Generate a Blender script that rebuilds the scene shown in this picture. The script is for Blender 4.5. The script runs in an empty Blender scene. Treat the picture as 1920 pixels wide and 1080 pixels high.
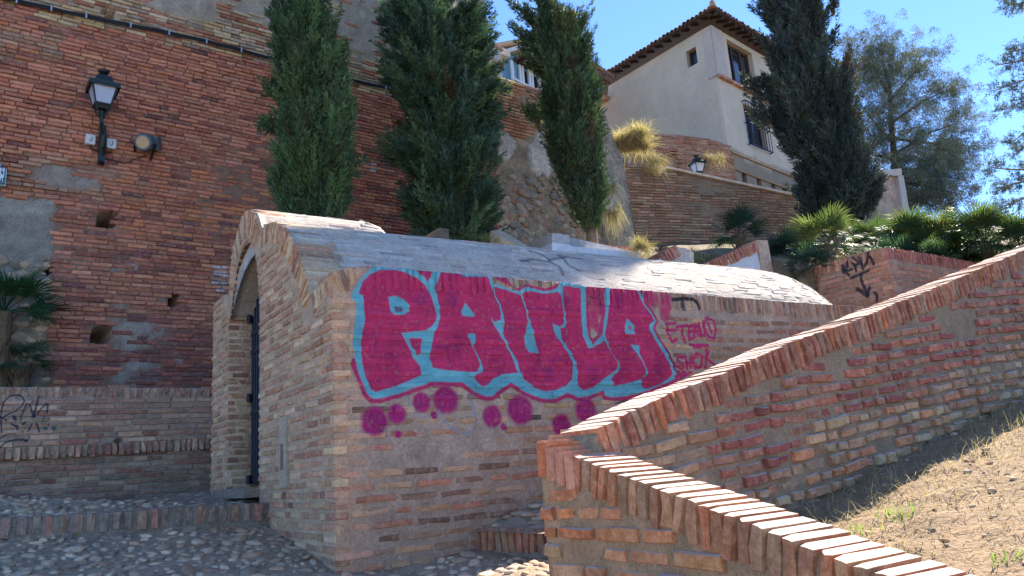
import bpy, bmesh, math, random
import numpy as np
from mathutils import Matrix, Vector
R_ = math.radians
rng = np.random.default_rng(11)
random.seed(5)
scene = bpy.context.scene
COL = scene.collection

# ------------------------------------------------------------------ camera
F = 1450.0
CAM = np.array([0.0, 0.0, 1.6])
_th, _ph = R_(12.9), math.atan(0.072)
_w = np.array([-math.sin(_ph) * math.cos(_th), math.cos(_ph) * math.cos(_th), -math.sin(_th)])
_f = np.array([0, 0, -1.0])
_y = _f - _f.dot(_w) * _w
_y /= np.linalg.norm(_y)
_x = np.cross(_y, _w)
M3 = np.array([_x, _y, _w])
cd = bpy.data.cameras.new('camera')
cam = bpy.data.objects.new('camera', cd)
COL.objects.link(cam)
cd.sensor_width = 36.0
cd.lens = 36.0 * F / 1920.0
cd.clip_start = 0.05
cd.clip_end = 2000
mw = Matrix.Identity(4)
for i in range(3):
    for j in range(3):
        mw[i][j] = M3[i][j]
    mw[i][3] = CAM[i]
cam.matrix_world = mw
scene.camera = cam


def ray(px, py):
    return M3 @ np.array([(px - 960) / F, -(py - 540) / F, -1.0])


def P(px, py, Y):
    r = ray(px, py)
    return CAM + r * (Y / r[1])


def proj(p):
    c = (np.asarray(p, float) - CAM) @ M3
    z = np.where(np.abs(c[..., 2]) < 1e-6, -1e-6, c[..., 2])
    return np.stack([960 + F * c[..., 0] / -z, 540 - F * c[..., 1] / -z, -z], -1)


# ------------------------------------------------------------------ light
_az, _el = R_(38), R_(44.5)
SUN_DIR = np.array([math.sin(_az) * math.cos(_el), math.cos(_az) * math.cos(_el), math.sin(_el)])
elev = math.asin(SUN_DIR[2])
azim = math.atan2(SUN_DIR[0], SUN_DIR[1])
world = bpy.data.worlds.new('World')
scene.world = world
world.use_nodes = True
wn = world.node_tree.nodes
wl = world.node_tree.links
wn.clear()
wo = wn.new('ShaderNodeOutputWorld')
bg = wn.new('ShaderNodeBackground')
sky = wn.new('ShaderNodeTexSky')
sky.sky_type = 'NISHITA'
sky.sun_disc = False
sky.sun_elevation = elev
sky.sun_rotation = azim
sky.altitude = 1500
sky.air_density = 0.7
sky.dust_density = 0.0
sky.ozone_density = 8.0
bg.inputs['Strength'].default_value = 0.13
wl.new(sky.outputs[0], bg.inputs[0])
wl.new(bg.outputs[0], wo.inputs[0])
sl = bpy.data.lights.new('sun', 'SUN')
sl.energy = 4.4
sl.angle = R_(0.55)
sl.color = (1.0, 0.93, 0.82)
so = bpy.data.objects.new('sun', sl)
COL.objects.link(so)
so.rotation_euler = Vector(SUN_DIR).to_track_quat('Z', 'Y').to_euler()
so.location = (8, 8, 14)
scene.view_settings.view_transform = 'Standard'
scene.view_settings.look = 'None'
scene.view_settings.gamma = 1
scene.view_settings.exposure = 1.8
scene.view_settings.use_curve_mapping = False
scene.render.engine = 'CYCLES'
scene.cycles.max_bounces = 5
scene.cycles.diffuse_bounces = 4
scene.cycles.transparent_max_bounces = 6


# ------------------------------------------------------------------ noise, colour
def _h(ix, iy, s):
    n = (ix * 374761393 + iy * 668265263 + s * 974634777) & 0xFFFFFFFF
    n = ((n ^ (n >> 13)) * 1274126177) & 0xFFFFFFFF
    return ((n ^ (n >> 16)) & 0xFFFF) / 65535.0


def vn(x, y, s=0):
    x = np.asarray(x, float)
    y = np.asarray(y, float)
    xi = np.floor(x).astype(np.int64)
    yi = np.floor(y).astype(np.int64)
    fx = x - xi
    fy = y - yi
    fx = fx * fx * (3 - 2 * fx)
    fy = fy * fy * (3 - 2 * fy)
    a = _h(xi, yi, s)
    b = _h(xi + 1, yi, s)
    c = _h(xi, yi + 1, s)
    d = _h(xi + 1, yi + 1, s)
    return (a * (1 - fx) + b * fx) * (1 - fy) + (c * (1 - fx) + d * fx) * fy


def fbm(x, y, s=0, o=4):
    t = 0
    a = 0.5
    for k in range(o):
        t = t + a * vn(np.asarray(x) * 2 ** k, np.asarray(y) * 2 ** k, s + k * 17)
        a *= 0.5
    return t / (1 - 0.5 ** o)


def srgb(r, g, b):
    return tuple(((c / 255.0) / 12.92 if c <= 10 else ((c / 255.0 + 0.055) / 1.055) ** 2.4) for c in (r, g, b))


# ------------------------------------------------------------------ objects
def tag(o, label=None, cat=None, group=None, kind=None):
    if label:
        o['label'] = label
    if cat:
        o['category'] = cat
    if group:
        o['group'] = group
    if kind:
        o['kind'] = kind
    return o


def empty(name, loc, label=None, cat=None, group=None):
    o = bpy.data.objects.new(name, None)
    COL.objects.link(o)
    o.location = tuple(float(v) for v in loc)
    o.empty_display_size = 0.2
    return tag(o, label, cat, group)


def mesh_np(name, V, T, mat=None, parent=None, colr=None, smooth=False):
    """V (n,3) world coords, T (m,k) one polygon size; linked under parent (an unrotated empty)."""
    V = np.asarray(V, np.float32)
    T = np.asarray(T, np.int32)
    me = bpy.data.meshes.new(name)
    off = np.array(parent.location, np.float32) if parent is not None else np.zeros(3, np.float32)
    pp = parent
    while pp is not None and pp.parent is not None:
        pp = pp.parent
        off = off + np.array(pp.location, np.float32)
    me.vertices.add(len(V))
    me.vertices.foreach_set('co', (V - off).ravel())
    k = T.shape[1]
    me.loops.add(T.size)
    me.loops.foreach_set('vertex_index', T.ravel())
    me.polygons.add(len(T))
    me.polygons.foreach_set('loop_start', np.arange(0, T.size, k, dtype=np.int32))
    me.polygons.foreach_set('loop_total', np.full(len(T), k, np.int32))
    me.polygons.foreach_set('use_smooth', np.full(len(T), bool(smooth)))
    me.update(calc_edges=True)
    if colr is not None:
        ca = me.color_attributes.new('Col', 'FLOAT_COLOR', 'POINT')
        c4 = np.ones((len(V), 4), np.float32)
        c4[:, :3] = colr
        ca.data.foreach_set('color', c4.ravel())
    if mat:
        me.materials.append(mat)
    o = bpy.data.objects.new(name, me)
    COL.objects.link(o)
    if parent is not None:
        o.parent = parent
    return o


class Buf:
    """collects pieces of one mesh (triangles and quads as triangles)"""

    def __init__(s):
        s.V = []
        s.T = []
        s.C = []
        s.n = 0

    def add(s, V, T, c=(1, 1, 1)):
        V = np.asarray(V, float)
        T = np.asarray(T, int)
        if T.shape[1] == 4:
            T = np.concatenate([T[:, [0, 1, 2]], T[:, [0, 2, 3]]])
        s.V.append(V)
        s.T.append(T + s.n)
        c = np.asarray(c, float)
        s.C.append(np.broadcast_to(c, (len(V), 3)).copy())
        s.n += len(V)

    def hexa(s, p, c=(1, 1, 1)):
        """8 corners: 0-3 one face, 4-7 the opposite, same order"""
        s.add(p, [[0, 3, 2, 1], [4, 5, 6, 7], [0, 1, 5, 4], [1, 2, 6, 5], [2, 3, 7, 6], [3, 0, 4, 7]], c)

    def box(s, c0, ax, d, c=(1, 1, 1)):
        """centre c0, axes ax (3 unit vectors), full dims d"""
        c0 = np.asarray(c0, float)
        a = [np.asarray(ax[i], float) * d[i] / 2 for i in range(3)]
        p = [c0 + x * a[0] + y * a[1] + z * a[2] for z in (-1, 1) for x, y in ((-1, -1), (1, -1), (1, 1), (-1, 1))]
        s.hexa(np.array(p), c)

    def tube(s, pts, r, n=8, c=(1, 1, 1), cap=True):
        pts = [np.asarray(p, float) for p in pts]
        m = len(pts)
        rr = [r] * m if np.isscalar(r) else list(r)
        V = []
        ref = np.array([0.13, 0.21, 0.97])
        for i, p in enumerate(pts):
            t = pts[min(i + 1, m - 1)] - pts[max(i - 1, 0)]
            t = t / (np.linalg.norm(t) + 1e-9)
            if abs(t.dot(ref)) > 0.95:
                ref = np.array([0.9, 0.3, 0.1])
            a = np.cross(t, ref)
            a /= np.linalg.norm(a)
            b = np.cross(t, a)
            for k in range(n):
                an = 2 * math.pi * k / n
                V.append(p + rr[i] * (a * math.cos(an) + b * math.sin(an)))
        T = []
        for i in range(m - 1):
            for k in range(n):
                k2 = (k + 1) % n
                T.append([i * n + k, i * n + k2, (i + 1) * n + k2, (i + 1) * n + k])
        s.add(V, T, c)
        if cap:
            for i, p in ((0, pts[0]), (m - 1, pts[-1])):
                base = V[i * n:(i + 1) * n]
                s.add([p] + base, [[0, 1 + k, 1 + (k + 1) % n] for k in range(n)], c)

    def build(s, name, mat, parent=None, smooth=False):
        return mesh_np(name, np.concatenate(s.V), np.concatenate(s.T), mat, parent, np.concatenate(s.C), smooth)


# ------------------------------------------------------------------ materials
TONE = (1.33, 1.15, 0.95)          # warm, brighter light put into masonry, earth and bark colours


def nt(name):
    m = bpy.data.materials.new(name)
    m.use_nodes = True
    t = m.node_tree
    b = t.nodes['Principled BSDF']
    return m, t, b


def N(t, typ, **kw):
    n = t.nodes.new(typ)
    for k, v in kw.items():
        if k in n.inputs.keys() if hasattr(n, 'inputs') else False:
            n.inputs[k].default_value = v
        else:
            setattr(n, k, v)
    return n


def noise(t, vec, scale, detail=4, rough=0.6):
    n = t.nodes.new('ShaderNodeTexNoise')
    n.inputs['Scale'].default_value = scale
    n.inputs['Detail'].default_value = detail
    n.inputs['Roughness'].default_value = rough
    t.links.new(vec, n.inputs['Vector'])
    return n.outputs['Fac']


def ramp(t, fac, lo, hi, a=0.0, b=1.0):
    n = t.nodes.new('ShaderNodeMapRange')
    n.inputs['From Min'].default_value = lo
    n.inputs['From Max'].default_value = hi
    n.inputs['To Min'].default_value = a
    n.inputs['To Max'].default_value = b
    t.links.new(fac, n.inputs['Value'])
    return n.outputs['Result']


def mixc(t, fac, a, b, mode='MIX'):
    n = t.nodes.new('ShaderNodeMix')
    n.data_type = 'RGBA'
    n.blend_type = mode
    for sock, v in ((n.inputs[0], fac), (n.inputs[6], a), (n.inputs[7], b)):
        if isinstance(v, (int, float)):
            sock.default_value = v
        elif isinstance(v, tuple):
            sock.default_value = (*v, 1) if len(v) == 3 else v
        else:
            t.links.new(v, sock)
    return n.outputs[2]


def math_n(t, op, a, b=None):
    n = t.nodes.new('ShaderNodeMath')
    n.operation = op
    for s_, v in ((n.inputs[0], a), (n.inputs[1], b)):
        if v is None:
            continue
        if isinstance(v, (int, float)):
            s_.default_value = v
        else:
            t.links.new(v, s_)
    return n.outputs[0]


def bump(t, b, h, strength=0.5, dist=0.02):
    n = t.nodes.new('ShaderNodeBump')
    n.inputs['Strength'].default_value = strength
    n.inputs['Distance'].default_value = dist
    t.links.new(h, n.inputs['Height'])
    t.links.new(n.outputs[0], b.inputs['Normal'])


def paint_nodes(t, pos, base, paint):
    """spray paint: an image made by this script, laid over the wall's own plane"""
    face, img, (u0, v0, uw, vh) = paint
    sub = t.nodes.new('ShaderNodeVectorMath')
    sub.operation = 'SUBTRACT'
    t.links.new(pos, sub.inputs[0])
    sub.inputs[1].default_value = tuple(face.O)
    comps = []
    for ax, o_, w_ in ((face.U, u0, uw), (face.V, v0, vh)):
        d = t.nodes.new('ShaderNodeVectorMath')
        d.operation = 'DOT_PRODUCT'
        t.links.new(sub.outputs[0], d.inputs[0])
        d.inputs[1].default_value = tuple(ax)
        comps.append(ramp(t, d.outputs['Value'], o_, o_ + w_))
        t.nodes[-1].clamp = False
    cx = t.nodes.new('ShaderNodeCombineXYZ')
    t.links.new(comps[0], cx.inputs[0])
    t.links.new(comps[1], cx.inputs[1])
    im = t.nodes.new('ShaderNodeTexImage')
    im.image = img
    im.extension = 'CLIP'
    t.links.new(cx.outputs[0], im.inputs[0])
    wear = ramp(t, noise(t, pos, 38, 5, 0.7), 0.30, 0.46, 0.62, 1.0)
    fac = math_n(t, 'MULTIPLY', im.outputs['Alpha'], wear)
    tone = mixc(t, 1.0, im.outputs['Color'], mixc(t, ramp(t, noise(t, pos, 7, 4), 0.3, 0.7), (0.68, 0.68, 0.72), (1.08, 1.05, 1.05)), 'MULTIPLY')
    return mixc(t, fac, base, tone), fac


def brick_mat(name, src='attr', paint=None, dust=(0.33, 0.29, 0.25), dust_amt=0.45, rough=0.9, wash=None, vary=1.0, top=0.0):
    m, t, b = nt(name)
    geo = t.nodes.new('ShaderNodeNewGeometry')
    pos = geo.outputs['Position']
    if src == 'obj':
        c = t.nodes.new('ShaderNodeObjectInfo').outputs['Color']
    else:
        a = t.nodes.new('ShaderNodeAttribute')
        a.attribute_name = 'Col'
        c = a.outputs['Color']
    n1 = noise(t, pos, 22, 5, 0.7)
    n2 = noise(t, pos, 90, 4, 0.7)
    n3 = noise(t, pos, 5, 4, 0.6)
    c = mixc(t, 1.0, c, mixc(t, ramp(t, n1, 0.3, 0.7), (1 - .32 * vary,) * 3, (1 + .25 * vary,) * 3), 'MULTIPLY')
    c = mixc(t, 1.0, c, mixc(t, ramp(t, n2, 0.32, 0.68), (0.78, 0.77, 0.76), (1.2, 1.2, 1.18)), 'MULTIPLY')
    c = mixc(t, ramp(t, n1, 0.52, 0.72, 0.0, dust_amt), c, dust)
    c = mixc(t, 1.0, c, TONE, 'MULTIPLY')
    c = mixc(t, ramp(t, n3, 0.56, 0.75, 0.0, 0.5), c, mixc(t, 1.0, c, (0.48, 0.46, 0.44), 'MULTIPLY'))
    if wash:
        c = mixc(t, ramp(t, noise(t, pos, 9, 5, 0.7), 0.35, 0.6, wash[3] * 0.6, wash[3]), c, wash[:3])
    if top:  # upward faces paler: dust plus sunlight put into the colour
        sp = t.nodes.new('ShaderNodeSeparateXYZ')
        t.links.new(geo.outputs['Normal'], sp.inputs[0])
        sunlit_dust = math_n(t, 'MULTIPLY', ramp(t, sp.outputs[2], 0.75, 0.92), ramp(t, noise(t, pos, 14, 5, 0.7), 0.3, 0.62, top * 0.45, top))
        c = mixc(t, sunlit_dust, c, (0.62, 0.52, 0.44))
    fac = None
    if paint:
        for p_ in (paint if isinstance(paint, list) else [paint]):
            c, fac = paint_nodes(t, pos, c, p_)
    t.links.new(c, b.inputs['Base Color'])
    b.inputs['Roughness'].default_value = rough
    b.inputs['Specular IOR Level'].default_value = 0.25
    hgt = math_n(t, 'ADD', math_n(t, 'MULTIPLY', n1, 0.7), math_n(t, 'MULTIPLY', n2, 0.35))
    bump(t, b, hgt, 0.7, 0.008)
    return m


def attr_mat(name, rough=0.9, scale=30, amp=0.35, bstr=0.6, bdist=0.01, paint=None, spec=0.25, src='attr', base=None, speck=None, warm=True):
    m, t, b = nt(name)
    geo = t.nodes.new('ShaderNodeNewGeometry')
    pos = geo.outputs['Position']
    if base is not None:
        rg = t.nodes.new('ShaderNodeRGB')
        rg.outputs[0].default_value = (*base, 1)
        c = rg.outputs[0]
    elif src == 'obj':
        c = t.nodes.new('ShaderNodeObjectInfo').outputs['Color']
    else:
        a = t.nodes.new('ShaderNodeAttribute')
        a.attribute_name = 'Col'
        c = a.outputs['Color']
    n1 = noise(t, pos, scale, 6, 0.7)
    n2 = noise(t, pos, scale * 0.18, 4, 0.6)
    c = mixc(t, 1.0, c, mixc(t, ramp(t, n1, 0.3, 0.7), (1 - amp,) * 3, (1 + amp,) * 3), 'MULTIPLY')
    c = mixc(t, 1.0, c, mixc(t, ramp(t, n2, 0.3, 0.7), (1 - amp * 0.7,) * 3, (1 + amp * 0.6,) * 3), 'MULTIPLY')
    if speck:
        c = mixc(t, ramp(t, noise(t, pos, scale * 3, 3, 0.6), 0.56, 0.66, 0, 0.8), c, speck)
    if warm:
        c = mixc(t, 1.0, c, TONE, 'MULTIPLY')
    if paint:
        c, _ = paint_nodes(t, pos, c, paint)
    t.links.new(c, b.inputs['Base Color'])
    b.inputs['Roughness'].default_value = rough
    b.inputs['Specular IOR Level'].default_value = spec
    if bstr:
        bump(t, b, n1, bstr, bdist)
    return m


def plain(name, col, rough=0.6, metal=0.0, spec=0.4, emis=None):
    m, t, b = nt(name)
    b.inputs['Base Color'].default_value = (*col, 1)
    b.inputs['Roughness'].default_value = rough
    b.inputs['Metallic'].default_value = metal
    b.inputs['Specular IOR Level'].default_value = spec
    return m


def leaf_mat(name, trans=0.25, rough=0.65, src='attr'):
    m, t, b = nt(name)
    if src == 'attr':
        a = t.nodes.new('ShaderNodeAttribute')
        a.attribute_name = 'Col'
        c = a.outputs['Color']
    else:
        c = t.nodes.new('ShaderNodeObjectInfo').outputs['Color']
    t.links.new(c, b.inputs['Base Color'])
    b.inputs['Roughness'].default_value = rough
    b.inputs['Specular IOR Level'].default_value = 0.25
    tr = t.nodes.new('ShaderNodeBsdfTranslucent')
    t.links.new(mixc(t, 1.0, c, (1.5, 1.6, 0.8), 'MULTIPLY'), tr.inputs['Color'])
    mx = t.nodes.new('ShaderNodeMixShader')
    mx.inputs[0].default_value = trans
    t.links.new(b.outputs[0], mx.inputs[1])
    t.links.new(tr.outputs[0], mx.inputs[2])
    t.links.new(mx.outputs[0], t.nodes['Material Output'].inputs[0])
    return m


# ------------------------------------------------------------------ wall faces
class Face:
    """a wall plane: O on it, U to the right along the courses, V up, N out of the wall"""

    def __init__(s, O, az, tilt=0.0, lean=0.0):
        s.O = np.asarray(O, float)
        h = np.array([math.sin(R_(az)), math.cos(R_(az)), 0.0])
        n = np.array([h[1], -h[0], 0.0])
        if n.dot(CAM - s.O) < 0:
            n = -n
        z = np.array([0, 0, 1.0])
        v = z - n * lean
        v /= np.linalg.norm(v)
        u = np.cross(v, n)
        u /= np.linalg.norm(u)
        n = np.cross(u, v)
        ct, st = math.cos(tilt), math.sin(tilt)
        s.U = u * ct + v * st
        s.V = v * ct - u * st
        s.N = n

    def uv(s, px, py):
        r = ray(px, py)
        t = s.N.dot(s.O - CAM) / s.N.dot(r)
        d = CAM + r * t - s.O
        return np.array([d.dot(s.U), d.dot(s.V)])

    def uvl(s, pts):
        return np.array([s.uv(*p) for p in pts])

    def pt(s, u, v, n=0.0):
        u = np.asarray(u, float)[..., None]
        v = np.asarray(v, float)[..., None]
        n = np.asarray(n, float)[..., None]
        return s.O + u * s.U + v * s.V + n * s.N


def inpoly(x, y, poly):
    x = np.asarray(x, float)
    y = np.asarray(y, float)
    r = np.zeros(np.broadcast(x, y).shape, bool)
    n = len(poly)
    j = n - 1
    for i in range(n):
        xi, yi = poly[i]
        xj, yj = poly[j]
        if yi != yj:
            c = ((yi > y) != (yj > y)) & (x < (xj - xi) * (y - yi) / (yj - yi) + xi)
            r ^= c
        j = i
    return r


def spans(poly, v, ax=1):
    """crossings of the line coord[ax]=v with the polygon, sorted, on the other axis"""
    o = 1 - ax
    xs = []
    n = len(poly)
    for i in range(n):
        a = poly[i]
        b = poly[(i + 1) % n]
        if (a[ax] > v) != (b[ax] > v):
            xs.append(a[o] + (b[o] - a[o]) * (v - a[ax]) / (b[ax] - a[ax]))
    xs.sort()
    return xs


def slab(buf, face, poly, du=0.05, dv=0.05, thick=0.3, recess=0.012, amp=0.006, col=(0.3, 0.27, 0.23), disp=None, colfn=None, seed=0, u0=None, u1=None):
    """solid wall core: rough front grid, flat back, closed rim"""
    a = poly[:, 0].min() if u0 is None else u0
    b = poly[:, 0].max() if u1 is None else u1
    nu = max(2, int((b - a) / du) + 1)
    us = np.linspace(a + 1e-4, b - 1e-4, nu)
    lo = np.zeros(nu)
    hi = np.zeros(nu)
    for i, u in enumerate(us):
        x = spans(poly, u, 0)
        if len(x) < 2:
            lo[i] = hi[i] = np.nan
        else:
            lo[i], hi[i] = x[0], x[-1]
    ok = ~np.isnan(lo)
    us, lo, hi = us[ok], lo[ok], hi[ok]
    nu = len(us)
    nv = max(2, int((hi - lo).max() / dv) + 1)
    tt = np.linspace(0, 1, nv)
    UU = np.repeat(us[:, None], nv, 1)
    VV = lo[:, None] + (hi - lo)[:, None] * tt[None]
    D = -recess + (fbm(UU * 9, VV * 9, seed, 4) - 0.5) * 2 * amp
    if disp is not None:
        D = D + disp(UU, VV)
    V1 = face.pt(UU, VV, D).reshape(-1, 3)
    V2 = face.pt(UU, VV, np.full_like(UU, -thick)).reshape(-1, 3)
    c = np.broadcast_to(np.array(col, float), (nu, nv, 3)).copy()
    if colfn is not None:
        c = colfn(UU, VV, c)
    c = c.reshape(-1, 3)
    idx = np.arange(nu * nv).reshape(nu, nv)
    f = np.stack([idx[:-1, :-1], idx[1:, :-1], idx[1:, 1:], idx[:-1, 1:]], -1).reshape(-1, 4)
    m = nu * nv
    g = f[:, ::-1] + m
    rim = []
    for line in (idx[:, 0], idx[:, -1][::-1], idx[0, :][::-1], idx[-1, :]):
        rim.append(np.stack([line[:-1], line[:-1] + m, line[1:] + m, line[1:]], -1))
    T = np.concatenate([f, g] + rim)
    buf.add(np.concatenate([V1, V2]), T, np.concatenate([c, c]))


# unit bricks: front face at z=0, back at z=-1
def _unit_brick(seed, bu=0.02, bv=0.10, jit=0.012):
    r = np.random.default_rng(seed)
    o = np.array([(-.5, -.5), (0, -.5), (.5, -.5), (.5, 0), (.5, .5), (0, .5), (-.5, .5), (-.5, 0)])
    j = lambda a, b: np.stack([r.uniform(-a, a, 8), r.uniform(-b, b, 8)], -1)
    ring0 = np.concatenate([o, np.full((8, 1), -1.0)], 1)
    e = o + j(jit, 0.05)
    ring1 = np.concatenate([e, np.full((8, 1), -0.14) + r.uniform(-.05, .05, (8, 1))], 1)
    sgn = np.sign(e) * (np.abs(e) > 0.2)
    ii = e - sgn * np.array([bu, bv]) * r.uniform(0.6, 1.5, (8, 1))
    ring2 = np.concatenate([ii, r.uniform(-.05, .03, (8, 1))], 1)
    cen = np.array([[0, 0, 0.0]])
    V = np.concatenate([ring0, ring1, ring2, cen])
    T = []
    for k in range(8):
        k2 = (k + 1) % 8
        for a, b in ((0, 8), (8, 16)):
            T += [[a + k, a + k2, b + k2], [a + k, b + k2, b + k]]
        T.append([16 + k, 16 + k2, 24])
    return V, np.array(T)


UB = [_unit_brick(100 + i) for i in range(8)]


class Bricks:
    def __init__(s):
        s.c = []
        s.ax = []
        s.d = []
        s.col = []
        s.m = []
        s.k = []

    def add(s, c, ax, dims, col, mi=0, kind='brick'):
        s.c.append(np.asarray(c, float))
        s.ax.append(np.array(ax, float))
        s.d.append(dims)
        s.col.append(col)
        s.m.append(mi)
        s.k.append(kind)

    def finish(s, root, mats, nmax=300, hidden=None, nm='brick'):
        """mats: list of (object material, joined material). The nmax that show largest become parts."""
        if not s.c:
            return
        c = np.array(s.c)
        ax = np.array(s.ax)
        d = np.array(s.d)
        col = np.clip(np.array(s.col), 0.004, 0.95)
        mi = np.array(s.m)
        q = proj(c)
        view = CAM - c
        dist = np.linalg.norm(view, axis=1)
        cosn = np.abs((ax[:, 2] * view).sum(1)) / dist
        area = d[:, 0] * d[:, 1] * cosn / dist ** 2
        vis = (q[:, 2] > 0) & (q[:, 0] > -15) & (q[:, 0] < 1935) & (q[:, 1] > -15) & (q[:, 1] < 1095)
        if hidden is not None:
            vis &= ~hidden(q[:, 0], q[:, 1])
        area = np.where(vis, area, 0)
        order = np.argsort(-area)
        top = [i for i in order[:nmax] if area[i] > 0]
        sel = np.zeros(len(c), bool)
        sel[top] = True
        meshes = {}
        off = np.array(root.location)
        rs = np.random.default_rng(len(c))
        for i in top:
            vi = int(rs.integers(len(UB)))
            key = (int(mi[i]), vi)
            if key not in meshes:
                V, T = UB[vi]
                me = bpy.data.meshes.new(nm)
                me.from_pydata(V.tolist(), [], T.tolist())
                me.materials.append(mats[mi[i]][0])
                me.update()
                meshes[key] = me
            o = bpy.data.objects.new(nm, meshes[key])
            COL.objects.link(o)
            o.parent = root
            A = ax[i] * d[i][:, None]
            m = Matrix(((A[0][0], A[1][0], A[2][0], c[i][0] - off[0]), (A[0][1], A[1][1], A[2][1], c[i][1] - off[1]), (A[0][2], A[1][2], A[2][2], c[i][2] - off[2]), (0, 0, 0, 1)))
            o.matrix_local = m
            o.color = (*col[i], 1)
        rest = np.where(~sel)[0]
        for k in sorted(set(mi[rest].tolist())):
            r = rest[mi[rest] == k]
            b = Buf()
            vi = rs.integers(len(UB), size=len(r))
            for v in range(len(UB)):
                rr = r[vi == v]
                if len(rr) == 0:
                    continue
                V, T = UB[v]
                A = ax[rr] * d[rr][:, :, None]
                W = np.einsum('vk,bkx->bvx', V, A) + c[rr][:, None, :]
                n = len(V)
                TT = T[None] + (np.arange(len(rr)) * n)[:, None, None]
                b.add(W.reshape(-1, 3), TT.reshape(-1, 3), np.repeat(col[rr], n, axis=0))
            o = b.build(nm + '_remainder', mats[k][1], root)
            tag(o, kind='stuff')


def pick(pal, r=None):
    r = rng.random() if r is None else r
    c = np.array(pal[int(r * len(pal)) % len(pal)])
    return c * rng.uniform(0.8, 1.2) * (1 + rng.uniform(-.05, .05, 3))


def lay(br, face, poly, course, thick, length, colf, proud=0.004, pj=0.006, depth=0.08, joint=0.012, skip=None, wob=0.004, mi=0, half=0.25, v_off=0.0, rot=0.010, kind='brick', seed=0, joint_fill=0.0):
    """courses of bricks inside a polygon of the face"""
    v0, v1 = poly[:, 1].min(), poly[:, 1].max()
    k = 0
    v = v0 + course * 0.5 + v_off
    while v < v1:
        xs = spans(poly, v, 1)
        for a, b in zip(xs[::2], xs[1::2]):
            u = a - rng.uniform(0, length)
            while u < b:
                L = length * rng.uniform(0.88, 1.06)
                if rng.random() < half:
                    L *= rng.uniform(0.42, 0.6)
                s0, s1 = max(u, a), min(u + L, b)
                u += L + joint * rng.uniform(0.5, 1.5)
                if s1 - s0 < 0.035:
                    continue
                cu = (s0 + s1) / 2
                w = wob * 2 * (vn(cu * 0.9, v * 0.7 + k * 0.02, 5 + seed) - 0.5)
                cv = v + w + rng.uniform(-.15, .15) * wob
                if skip is not None and skip(cu, cv):
                    continue
                col = colf(cu, cv)
                if col is None:
                    continue
                an = rng.normal(0, rot)
                U2 = face.U * math.cos(an) + face.V * math.sin(an)
                V2 = face.V * math.cos(an) - face.U * math.sin(an)
                n = proud + rng.uniform(-pj, pj)
                br.add(face.pt(cu, cv, n), (U2, V2, face.N), (s1 - s0, thick * rng.uniform(0.86, 1.08), depth), col, mi, kind)
        v += course
        k += 1


def soldiers(br, face, path, height, width, colf, proud=0.01, pj=0.005, depth=0.14, joint=0.008, mi=0, hj=0.08, tl=0.04, skip=None):
    """bricks standing on end hanging below a path of (u,v) points; returns nothing"""
    path = np.asarray(path, float)
    seg = np.linalg.norm(np.diff(path, axis=0), axis=1)
    cum = np.concatenate([[0], np.cumsum(seg)])
    s = 0.0
    while s < cum[-1] - width * 0.5:
        w = width * rng.uniform(0.8, 1.15)
        m = min(s + w / 2, cum[-1])
        i = min(np.searchsorted(cum, m, side='right') - 1, len(seg) - 1)
        f = (m - cum[i]) / seg[i]
        p = path[i] + (path[i + 1] - path[i]) * f
        d = (path[i + 1] - path[i]) / seg[i]
        if d[0] < 0:
            d = -d
        nrm = np.array([-d[1], d[0]])
        an = rng.normal(0, tl)
        ca, sa = math.cos(an), math.sin(an)
        D = face.U * d[0] + face.V * d[1]
        Q = face.U * nrm[0] + face.V * nrm[1]
        D2 = D * ca + Q * sa
        Q2 = Q * ca - D * sa
        h = height * (1 + rng.uniform(-hj, hj))
        cc = p - nrm * (h / 2 + rng.uniform(-.004, .004))
        if skip is None or not skip(cc[0], cc[1]):
            br.add(face.pt(cc[0], cc[1], proud + rng.uniform(-pj, pj)), (Q2, -D2, face.N) , (h, w * 0.97, depth), colf(cc[0], cc[1]), mi)
        s += w + joint * rng.uniform(0.5, 1.6)
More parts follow.
